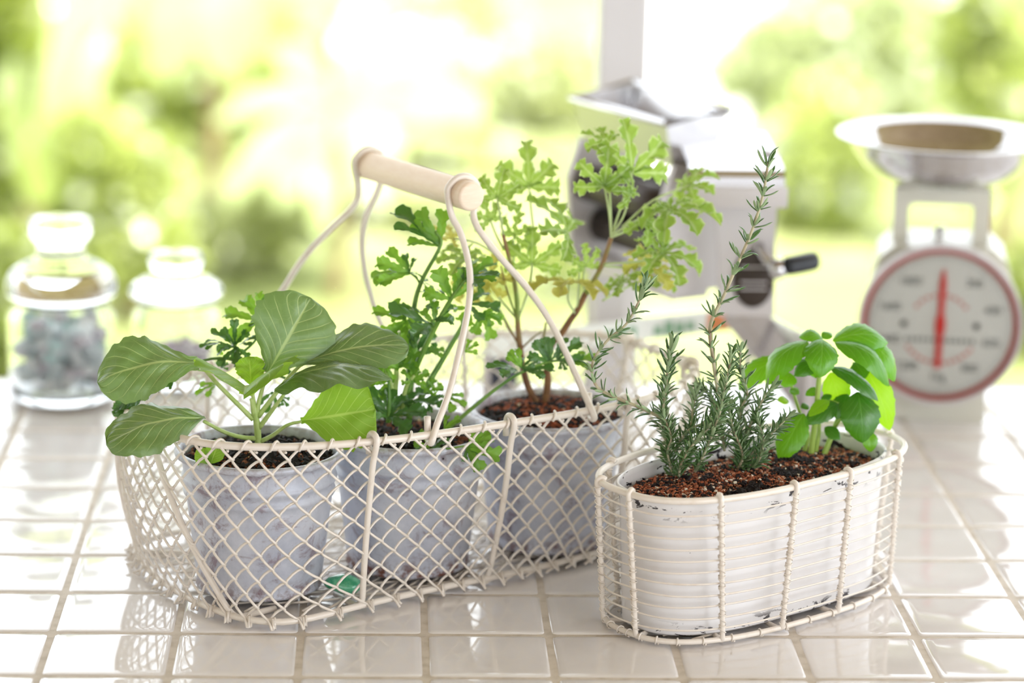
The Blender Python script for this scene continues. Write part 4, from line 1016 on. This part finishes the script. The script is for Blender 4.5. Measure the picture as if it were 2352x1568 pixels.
pebbles('sea_glass', 'grey and teal sea glass inside the tall jar', (J1[0], J1[1]), .0525, .0095, .093, 170, .011, [(222, 234, 236), (206, 218, 222), (234, 238, 240), (190, 222, 220), (218, 212, 222)], 3)
pebbles('lilac_stones', 'pale and dark lilac stones inside the short jar', (J2[0], J2[1]), .045, .009, .045, 60, .010, [(196, 180, 192), (150, 116, 142), (226, 218, 222)], 4)

# ------------------------------------------------------------------ kitchen scale
sx = nrm([.975, -.15, 0]); sn = nrm([-.15, -.975, 0]); SC = np.array([.940, .806, 0.])
SF = SC + sn * .052                    # front face of the housing
def sp(a, b, z, o=SC): return o + sx * a + sn * b + VZ * z
sc_ = thing('kitchen_scale', 'ivory kitchen scale with round dial and red pointer', 'scale', tuple(SC))
poly = [(-.050, 0), (.050, 0), (.052, .004), (.050, .045), (.066, .075), (.074, .100), (.072, .145), (.064, .170), (.050, .182), (-.050, .182), (-.064, .170), (-.072, .145), (-.074, .100), (-.066, .075), (-.050, .045), (-.052, .004)]
obj('housing', *prism(poly, -.045, .045, (SC, sx, VZ, sn)), M['ivory'], sc_, smooth=False)
DZ = .1065
def disc(r, z0, z1, n=64, rin=0):  # lathe about sn through the dial centre
    prof = [(rin, z0), (r, z0), (r, z1), (rin, z1)] if not rin else [(rin, z0), (r, z0), (r, z1), (rin, z1), (rin, z0)]
    V, F = lathe(prof, n=n); o = SC + VZ * DZ
    return o + V[:, :1] * sx + V[:, 1:2] * VZ + V[:, 2:] * sn, F
obj('dial_case', *disc(.0815, .044, .066), M['ivory'], sc_, smooth=False)
obj('bezel', *disc(.0835, .058, .0715, rin=.0795), M['castgrey'], sc_, smooth=False)
obj('dial_ring', *disc(.0797, .060, .0668, rin=.0735), M['ringred'], sc_, smooth=False)
obj('dial_face', *disc(.0737, .060, .0665), M['dialface'], sc_, smooth=False)
DO = SC + VZ * DZ + sn * .0668
tk = MB()
for i in range(100):
    a = i / 100 * 2 * math.pi; L = .005 if i % 10 == 0 else .0028
    e = sx * math.sin(a) + VZ * math.cos(a); tt_ = sx * math.cos(a) - VZ * math.sin(a)
    tk.add(box(DO + e * (.0715 - L / 2), (L, .0007, .0004), np.column_stack([e, tt_, sn])))
obj('dial_ticks', *tk.get(), M['ink'], sc_, smooth=False)
for i, s_ in enumerate(['0', '200', '400', '600', '800', '1kg', '1200', '1400', '1600', '1800']):
    if i == 0: continue
    a = i / 10 * 2 * math.pi
    fc = bpy.data.curves.new('dial_number', 'FONT'); fc.body = s_; fc.size = .0115; fc.align_x = 'CENTER'; fc.align_y = 'CENTER'; fc.extrude = .0002
    fc.materials.append(M['ink'])
    ft = bpy.data.objects.new('dial_number', fc)
    me = bpy.data.meshes.new_from_object(ft); bpy.data.objects.remove(ft)
    fo = bpy.data.objects.new('dial_number', me); COL.objects.link(fo); fo.parent = sc_
    p_ = DO + sn * .0003 + (sx * math.sin(a) + VZ * math.cos(a)) * .0545 - ORG[sc_]
    fo.matrix_basis = Matrix(((sx[0], 0, sn[0], p_[0]), (sx[1], 0, sn[1], p_[1]), (0, 1, 0, p_[2]), (0, 0, 0, 1)))
for a0, a1, r_, n_ in ((-52, 52, .031, 9), (128, 232, .040, 13)):   # red lettering arcs, too blurred to read
    mb = MB()
    for a in np.radians(np.linspace(a0, a1, n_)):
        e = sx * math.sin(a) + VZ * math.cos(a); t2 = sx * math.cos(a) - VZ * math.sin(a)
        mb.add(box(DO + e * r_, (.0042, .0034, .0004), np.column_stack([t2, e, sn])))
    obj('red_print', *mb.get(), M['palered'], sc_, smooth=False)
mb = MB()
for q in np.linspace(-.033, .033, 13):
    mb.add(box(DO + sx * q - VZ * .016, (.0034, .0004, .0040), np.column_stack([sx, sn, VZ])))
obj('maker_print', *mb.get(), M['ink'], sc_, smooth=False)
for s_ in (-1, 1):
    V, F = lathe([(0, 0), (.0034, 0), (.003, .0015), (0, .002)], n=12)
    obj('screw', DO + sx * (.0365 * s_) + V[:, :1] * sx + V[:, 1:2] * VZ + V[:, 2:] * sn, F, M['dark'], sc_)
ta = math.radians(.8)
nx_ = sx * math.cos(ta) - VZ * math.sin(ta); nz_ = sx * math.sin(ta) + VZ * math.cos(ta)
obj('pointer', *prism([(-.0030, -.045), (.0030, -.045), (.0034, -.012), (.0052, -.004), (.0052, .004), (.0030, .012), (.0034, .044), (.0018, .054), (0, .060), (-.0018, .054), (-.0034, .044), (-.0030, .012), (-.0052, .004), (-.0052, -.004), (-.0034, -.012)], .001, .0022, (DO, nx_, nz_, sn)), M['red'], sc_, smooth=False)
V, F = lathe([(0, .0062), (.03, .0058), (.06, .0044), (.0793, .0012), (.0793, .0006), (.06, .0037), (.03, .0050), (0, .0054)], n=64)
obj('dial_glass', DO + V[:, :1] * sx + V[:, 1:2] * VZ + V[:, 2:] * sn, F, M['clear'], sc_)
# yoke carrying the bowl, zero knob
yo = [(-.052, .176), (-.052, .238), (.046, .238), (.046, .176), (.0300, .176), (.0300, .216), (.0285, .2205), (.024, .222), (-.030, .222), (-.0345, .2205), (-.036, .216), (-.036, .176)]
obj('yoke', *prism(yo, -.022, .022, (SC, sx, VZ, sn)), M['ivory'], sc_, smooth=False)
V, F = lathe([(0, .180), (.005, .180), (.005, .188), (.0035, .189), (.0035, .192), (.006, .193), (.006, .199), (0, .200)], n=16)
obj('zero_knob', V + sp(-.004, .02, 0), F, M['chrome'], sc_)
bowl = [(0, .2385), (.040, .2385), (.060, .2435), (.080, .2560), (.0925, .2720), (.0965, .2840), (.1000, .2872), (.1100, .2885), (.1110, .2895), (.1100, .2905), (.0990, .2893), (.0945, .2860), (.0905, .2730), (.0785, .2578), (.0590, .2455), (.040, .2408), (0, .2405)]
V, F = lathe(bowl, (SC + sx * -.003)[:2].tolist() + [0], 72)
tag(obj('weighing_bowl', V, F, M['chrome']), 'polished steel bowl with a broad rim resting on the ivory scale', 'bowl')

# ------------------------------------------------------------------ old hand-cranked steel noodle machine
mu = nrm([.503, -.864, 0]); mv = nrm([.866, .5, 0])
A_ = np.array([.5555, .8178, 0]); HL = .164; HW = .074
pm = thing('noodle_machine', 'steel hand-cranked noodle machine with open hopper and dark rollers', 'machine', (.655, .745, 0))
def mp(a, b, z): return A_ + mu * a + mv * b + VZ * z
# hopper: four sheet walls
zt, zb, ins, th_ = .321, .276, .013, .0022
tc_ = [mp(0, 0, zt), mp(HL, 0, zt), mp(HL, HW, zt + .006), mp(0, HW, zt + .012)]
bc_ = [mp(ins * .4, ins, zb), mp(HL - ins * .4, ins, zb), mp(HL - ins * .4, HW - ins, zb), mp(ins * .4, HW - ins, zb)]
cen = sum(tc_) / 4
for i in range(4):
    j = (i + 1) % 4
    P = [tc_[i], tc_[j], bc_[j], bc_[i]]; n_ = nrm(np.cross(P[1] - P[0], P[3] - P[0]));
    if (cen - P[0]) @ n_ < 0: n_ = -n_
    V = np.vstack([P, [q + n_ * th_ for q in P]])
    obj('hopper_wall', V, [[0, 1, 2, 3], [7, 6, 5, 4], [0, 4, 5, 1], [1, 5, 6, 2], [2, 6, 7, 3], [3, 7, 4, 0]], M['steel'], pm, smooth=False)
obj('hopper_rim', *tube(np.array(tc_)[[0, 1, 2, 3]], .0042, 8, True), M['chrome'], pm)
obj('hopper_corner_glint', *box(mp(.006, HW * .86, .306), (.012, .006, .045), np.column_stack([mu, mv, VZ])), M['chrome'], pm, smooth=False)  # chrome bar added for the bright reflection in the hopper's back corner
for b, z in ((HW * .28, .232), (HW * .80, .232), (HW * .54, .188)):
    obj('roller', *tube([mp(.004, b, z), mp(.05, b, z), mp(.11, b, z), mp(HL - .004, b, z)], .0185, 24), M['dark'], pm)
for a in (.0, HL):
    obj('roller_plate', *prism([(.002, .15), (HW - .002, .15), (HW + .004, .24), (HW - .01, .278), (.01, .278), (-.004, .24)], -.004, .004, (A_ + mu * a, mv, VZ, mu)), M['castgrey'], pm, smooth=False)
obj('column', *prism([(.020, .0), (.066, .0), (.060, .03), (.058, .15), (.026, .15), (.024, .03)], -.010, .010, (A_ + mu * .008, mv, VZ, mu)), M['castgrey'], pm, smooth=False)
obj('crossbeam', *box(mp(HL / 2, HW * .5, .150), (HL, .045, .018), np.column_stack([mu, mv, VZ]), bev=.003), M['castgrey'], pm)
# curved chute
cx0, cx1 = .655, .746
pr_ = [(.760, .2985), (.700, .2965), (.650, .2940), (.620, .2915), (.606, .2885), (.600, .2830), (.599, .272), (.600, .256), (.606, .254), (.640, .256), (.760, .268)]
obj('chute', *prism(pr_, cx0, cx1, (np.zeros(3), VY, VZ, VX)), M['chrome'], pm, smooth=False)
obj('chute_lip', *box(((cx0 + cx1) / 2, .5985, .264), (cx1 - cx0 + .006, .004, .020), bev=.001), M['castgrey'], pm)
# right-hand side plate with an oval maker's badge
pp = [at(x, y, .655)[[0, 2]] for x, y in ((1640, 470), (1652, 600), (1648, 725), (1778, 725), (1780, 560), (1794, 360), (1765, 345), (1640, 430))]
obj('side_plate', *prism(pp, 0, .012, ((0, .655, 0), VX, VZ, VY)), M['castgrey'], pm, smooth=False)
V, F = lathe([(0, -.0006), (1, -.0006), (1, .0012), (.93, .0018), (0, .0018)], n=40)
bc3 = at(1731, 640, .654); V = bc3 + V[:, :1] * VX * .0205 + V[:, 1:2] * VZ * .029 + V[:, 2:] * (-VY)
bd = obj('badge', V, F, M['dark'], pm)
for z_ in (-.010, -.003, .012):
    obj('badge_line', *box(bc3 - VY * .0019 + VZ * z_, (.026, .0006, .0016)), M['castgrey'], bd, smooth=False)
# crank with black grip
c0 = at(1762, 625, .65); c1 = at(1783, 618, .628); c2 = at(1803, 612, .622); c3 = at(1876, 598, .640)
obj('crank_arm', *tube([at(1740, 560, .651), at(1755, 590, .648), c1], .0052, 10), M['chrome'], pm)
obj('crank_ferrule', *tube([c1 + (c1 - c2) * .3, c1, c2], [.0095, .0105, .0085], 16), M['chrome'], pm)
gP = [c2 + (c3 - c2) * f for f in (0, .06, .2, .5, .8, .94, 1)]
obj('crank_grip', *tube(gP, [.0075, .0090, .0096, .0098, .0096, .0088, .0062], 18), M['black'], pm)
# splayed foot bar and printed base rail
f0, f1 = at(1700, 708, .668), up(1890, 950, .003)
fx = nrm(f1 - f0); fw_ = nrm(np.cross(fx, VY)); fn = np.cross(fw_, fx)
obj('foot_bar', *box((f0 + f1) / 2, (np.linalg.norm(f1 - f0), .040, .006), np.column_stack([fx, fw_, fn]), bev=.0015), M['chrome'], pm)
K = up(1722, 703, .107); rv = nrm(up(1240, 760, .107) - K); ru = nrm(up(1865, 780, .107) - K); rl = np.linalg.norm(up(1120, 775, .107) - K); rr = np.linalg.norm(up(1865, 780, .107) - K)
for dvec, L, nm in ((rv, rl, 'rear_rail'), (ru, rr, 'end_rail')):
    sdv = nrm(np.cross(VZ, dvec))
    obj(nm, *box(K + dvec * L / 2 - VZ * .0105, (L, .005, .023), np.column_stack([dvec, sdv, VZ]), bev=.001), M['whiteplastic'], pm)
for P in (K, K + rv * rl, K + ru * rr):
    obj('rail_leg', *box(P * np.array([1, 1, 0]) + VZ * .045, (.008, .008, .09)), M['castgrey'], pm, smooth=False)
fr = nrm(np.cross(rv, VZ)); fr = fr if fr[1] < 0 else -fr
obj('orange_label', *box(K + rv * .037 + fr * .0031 - VZ * .0115, (.033, .0008, .020), np.column_stack([rv, fr, VZ])), M['orange'], pm, smooth=False)
mb = MB()
for k, q in enumerate((.075, .088, .101, .114, .145, .158, .171)):
    obj('green_print', *box(K + rv * q + fr * .0030 - VZ * (.0125 + .001 * (k % 2)), (.009, .0006, .009 + .003 * (k % 3)), np.column_stack([rv, fr, VZ])), M['greenink'], pm, smooth=False)
# dark pot glimpsed behind the third zinc pot
dp_ = up(1152, 892, 0)
V, F = lathe([(0, 0), (.017, 0), (.019, .002), (.020, .020), (.0185, .05), (.0195, .053), (.0195, .056), (.0175, .056), (.0170, .05), (.0175, .02), (.016, .004), (0, .004)], (dp_[0], dp_[1] + .02, .0004), 32)
tag(obj('navy_mug', V, F, M['navy']), 'small dark navy pot half hidden behind the geranium', 'pot')

# ------------------------------------------------------------------ garden beyond the window
GZ = -.85
tag(obj('ground', *box((.5, 13, GZ - .05), (40, 24, .1)), M['lawn'], smooth=False), 'sunlit lawn beyond the window', 'ground', kind='structure')
pa, pb = up(1440, 330, GZ), up(1790, 330, GZ)
def pave(name, label, q):
    P = [up(x, y, GZ) for x, y in q]
    c = np.array(P); V = np.vstack([c + VZ * .03, c - VZ * .02]); n = len(P)
    F = [list(range(n)), list(range(n, 2 * n))[::-1]] + [[i, n + i, n + (i + 1) % n, (i + 1) % n] for i in range(n)]
    tag(obj(name, V, F, M['paving'], smooth=False), label, 'paving', kind='structure')
pave('pavement', 'pale paving running away through the garden', [(1440, 420), (1800, 420), (1780, 60), (1760, -60), (1380, -60), (1420, 60)])

def leafcloud(cs, n, L, wratio, seed, updir=.3):
    R = np.random.RandomState(seed); VV = np.zeros((n, 6, 3))
    cs = np.array([list(c) for c in cs], float)           # (cx,cy,cz,rx,ry,rz)
    wts = cs[:, 3] * cs[:, 4] * cs[:, 5]; wts /= wts.sum()
    pick = R.choice(len(cs), n, p=wts)
    d = R.randn(n, 3); d /= np.linalg.norm(d, axis=1)[:, None]; rad = R.rand(n) ** (1 / 3.)
    rad = .45 + .55 * rad
    C = cs[pick, :3] + d * rad[:, None] * cs[pick, 3:]
    ax_ = d + R.randn(n, 3) * .7 + np.array([0, 0, updir]); ax_ /= np.linalg.norm(ax_, axis=1)[:, None]
    nn = R.randn(n, 3) + np.array([0, -.3, .9]); nn -= ax_ * (nn * ax_).sum(1)[:, None]; nn /= np.linalg.norm(nn, axis=1)[:, None]
    s_ = np.cross(nn, ax_); l = L * (.6 + .8 * R.rand(n))[:, None]; w_ = l * wratio
    VV[:, 0] = C; VV[:, 1] = C + ax_ * l * .35 + s_ * w_ * .5 + nn * l * .08; VV[:, 2] = C + ax_ * l * .35 - s_ * w_ * .5 + nn * l * .08
    VV[:, 3] = C + ax_ * l * .75 + s_ * w_ * .4 + nn * l * .05; VV[:, 4] = C + ax_ * l * .75 - s_ * w_ * .4 + nn * l * .05; VV[:, 5] = C + ax_ * l - nn * l * .06
    b = (np.arange(n) * 6)[:, None]
    F = np.concatenate([b + np.array([[0, 1, 2]]), b + np.array([[1, 3, 2]]), b + np.array([[2, 3, 4]]), b + np.array([[3, 5, 4]])])
    return VV.reshape(-1, 3), F
def gleaf(name, c, c2, t, rough=.22, tr=.35, pale=.14):
    q = NT(name).set(rough, 0, .8)
    geo = q.n('ShaderNodeNewGeometry'); rnd = geo.outputs['Random Per Island']
    b = q.mix(rnd, lin(c), lin(c2))
    b = q.mix(q.math('LESS_THAN', q.math('FRACT', q.math('MULTIPLY', rnd, 37.7)), pale), b, lin((244, 246, 226)))  # a share of leaves near-white: sunlit highlights put into the colour
    q.base(b)
    tl = q.n('ShaderNodeBsdfTranslucent'); tl.inputs[0].default_value = lin(t)
    ms = q.n('ShaderNodeMixShader'); ms.inputs[0].default_value = tr
    q.t.links.new(q.p.outputs[0], ms.inputs[1]); q.t.links.new(tl.outputs[0], ms.inputs[2]); q.t.links.new(ms.outputs[0], q.out.inputs[0]); return q.m
GM = {
 'deep': gleaf('deep_garden_leaf', (112, 124, 66), (166, 174, 98), (178, 194, 78), .22, .42, .18),
 'mid': gleaf('mid_garden_leaf', (144, 156, 92), (200, 206, 138), (202, 214, 108), .22, .45, pale=.2),
 'soft': gleaf('soft_garden_leaf', (164, 170, 128), (208, 210, 170), (204, 212, 140), .22, .45, pale=.2),
 'lime': gleaf('lime_garden_leaf', (176, 188, 106), (216, 220, 160), (212, 224, 124), pale=.25),
 'pale': gleaf('pale_garden_leaf', (182, 188, 134), (220, 222, 184), (212, 220, 144), pale=.3),
 'grey': gleaf('greygreen_garden_leaf', (150, 160, 128), (206, 210, 176), (198, 208, 140), .22, .45, pale=.34),
 'strap': gleaf('broad_strap_leaf', (158, 174, 106), (194, 206, 148), (200, 214, 116), .3, .3, .0),
 'bark': plain('bark', (150, 128, 96), .9),
}
def shrub(name, label, px, py, rx, ry, Y, n, L, wr, m, seed, blobs=8):
    n = int(n * 1.9); L = L * .72
    c = at(px, py, Y); k = np.linalg.norm(c - CAM) / F_PX
    R = np.random.RandomState(seed); RX, RY = rx * k, ry * k
    t = thing(name, label, 'shrub', (c[0], c[1], GZ), 'plants in the garden')
    cs = []
    for i in range(blobs):
        cs.append((c[0] + R.uniform(-.75, .75) * RX, c[1] + R.uniform(-.3, .3) * RX, c[2] + R.uniform(-.75, .75) * RY, RX * R.uniform(.28, .6), RX * R.uniform(.3, .5), RY * R.uniform(.28, .6)))
    V, F = leafcloud(cs, n, L, wr, seed)
    V[:, 2] = np.maximum(V[:, 2], GZ + .005)
    fo = obj('foliage', V, F, GM[m], t); fo['kind'] = 'stuff'
    for i in range(3):
        q = cs[i % len(cs)]
        obj('stem', *tube(catmull([(c[0] + .03 * (i - 1), c[1], GZ - .01), ((c[0] + q[0]) / 2, (c[1] + q[1]) / 2, (GZ + q[2]) / 2), q[:3]], 4), .012, 6), GM['bark'], t)
SH = [
 ('garden_shrub', 'dense deep green shrub at the top corner above the tall jar', 110, 260, 230, 330, 5.4, 1300, .11, .5, 'deep', 1),
 ('garden_shrub', 'olive shrub just behind the tall jar', 20, 720, 110, 260, 4.0, 700, .09, .5, 'deep', 2),
 ('garden_shrub', 'soft green shrub above the short jar', 440, 610, 240, 170, 5.2, 1300, .10, .5, 'soft', 3),
 ('garden_shrub', 'pale green shrub behind the wooden handle', 800, 620, 250, 150, 5.9, 1100, .11, .5, 'soft', 4),
 ('garden_shrub', 'bright lime shrub between the strap leaves', 520, 260, 230, 230, 6.9, 1300, .12, .5, 'mid', 5),
 ('garden_shrub', 'lime shrub low behind the celery', 1030, 520, 190, 170, 6.7, 900, .12, .5, 'lime', 6),
 ('garden_shrub', 'sparse pale yellow shrub beside the window post', 1215, 250, 130, 300, 7.4, 620, .12, .5, 'pale', 7),
 ('garden_shrub', 'grey-green shrub above the weighing bowl', 2010, 130, 290, 190, 7.0, 900, .12, .55, 'grey', 8),
 ('garden_shrub', 'lime shrub between the noodle machine and the scale', 1850, 470, 120, 220, 5.8, 420, .11, .5, 'lime', 9),
 ('garden_shrub', 'olive green shrub beside the dial of the scale', 2345, 720, 60, 130, 4.4, 350, .08, .5, 'deep', 10),
 ('garden_shrub', 'green shrub above the bowl at the frame edge', 2330, 150, 120, 220, 5.6, 420, .12, .55, 'mid', 11),
 ('garden_shrub', 'pale lime shrub seen through the geranium leaves', 1250, 650, 160, 130, 5.0, 420, .09, .5, 'lime', 12),
 ('garden_shrub', 'deep green shrub behind the whitish strap leaves', 760, 300, 230, 260, 8.2, 1100, .14, .5, 'mid', 13),
 ('garden_shrub', 'pale green shrub above the wooden handle', 1020, 200, 190, 230, 9.4, 700, .15, .5, 'pale', 14),
 ('garden_shrub', 'mid green shrub left of the bright lime shrub', 300, 470, 130, 170, 4.7, 800, .08, .5, 'mid', 15),
 ('garden_shrub', 'low yellow-green shrub under the weighing bowl', 2120, 520, 150, 120, 8.4, 500, .13, .5, 'pale', 16),
]
for a in SH: shrub(*a)
def strap_plant(name, label, base, Y, leaves, seed):
    b0 = at(base[0], base[1], Y)
    t = thing(name, label, 'plant', (b0[0], b0[1], GZ), 'plants in the garden')
    obj('stem', *tube(catmull([(b0[0], b0[1], GZ - .01), (b0[0] + .02, b0[1], (GZ + b0[2]) / 2), b0], 4), .02, 8), GM['bark'], t)
    k = np.linalg.norm(b0 - CAM) / F_PX
    for i, (bx, by, tx, ty, dy, w_, n, ar) in enumerate(leaves):
        B, T = at(bx, by, Y), at(tx, ty, Y + dy)
        V, F, uv = grid_leaf(B, T, w_ * k, N3(*n), arch=ar, drop=.05, fold=.12, peak=.55, ns=14, nt=7, wav=.01, seed=seed + i)
        obj('leaf', V, F, GM['strap'], t, uv=uv)
        if (bx, by) != tuple(base): obj('leaf_stalk', *tube([b0, (b0 + B) / 2 + VZ * .01, B], .006, 6), GM['bark'], t)
strap_plant('broad_leaved_plant', 'large plant with whitish strap leaves spreading from one crown', (770, 245), 4.9,
 [(770, 245, 490, 270, -.1, 90, (-.2, .6, .8), .15), (770, 245, 520, 460, -.3, 95, (-.3, .7, .7), .12), (770, 245, 640, 470, -.3, 80, (-.1, .8, .6), .1), (770, 250, 740, 540, -.3, 80, (0, .8, .6), .1),
  (775, 250, 870, 450, -.3, 85, (.2, .8, .6), .1), (780, 245, 920, 380, -.1, 90, (.3, .7, .7), .12), (780, 240, 1130, 250, .1, 150, (.2, .6, .8), .1), (780, 235, 1080, 60, .2, 150, (.2, .7, .7), .05), (775, 230, 880, -20, .2, 120, (0, .9, .4), .05), (765, 235, 640, 90, .2, 90, (0, .9, .5), .1)], 300)
strap_plant('tall_strap_plant', 'tall plant with long pale strap leaves above the tall jar', (70, 480), 5.0,
 [(70, 480, 170, -60, .1, 75, (.3, .9, .3), .06), (80, 470, 30, 120, -.1, 60, (-.3, .9, .3), .1), (90, 480, 250, 60, .1, 60, (.3, .9, .3), .1), (90, 480, 230, 300, -.1, 50, (.3, .9, .4), .1), (80, 480, 110, 300, -.2, 60, (0, .95, .3), .1)], 330)
strap_plant('hanging_leaf_plant', 'plant with two broad pale leaves hanging into the top of the view', (470, -90), 5.2,
 [(430, -80, 375, 195, -.1, 130, (-.2, .95, .3), .06), (500, -80, 535, 190, -.1, 150, (.1, .95, .3), .06), (450, -90, 300, 60, .0, 80, (-.3, .9, .4), .1), (520, -90, 640, 60, .1, 80, (.3, .9, .4), .1)], 350)
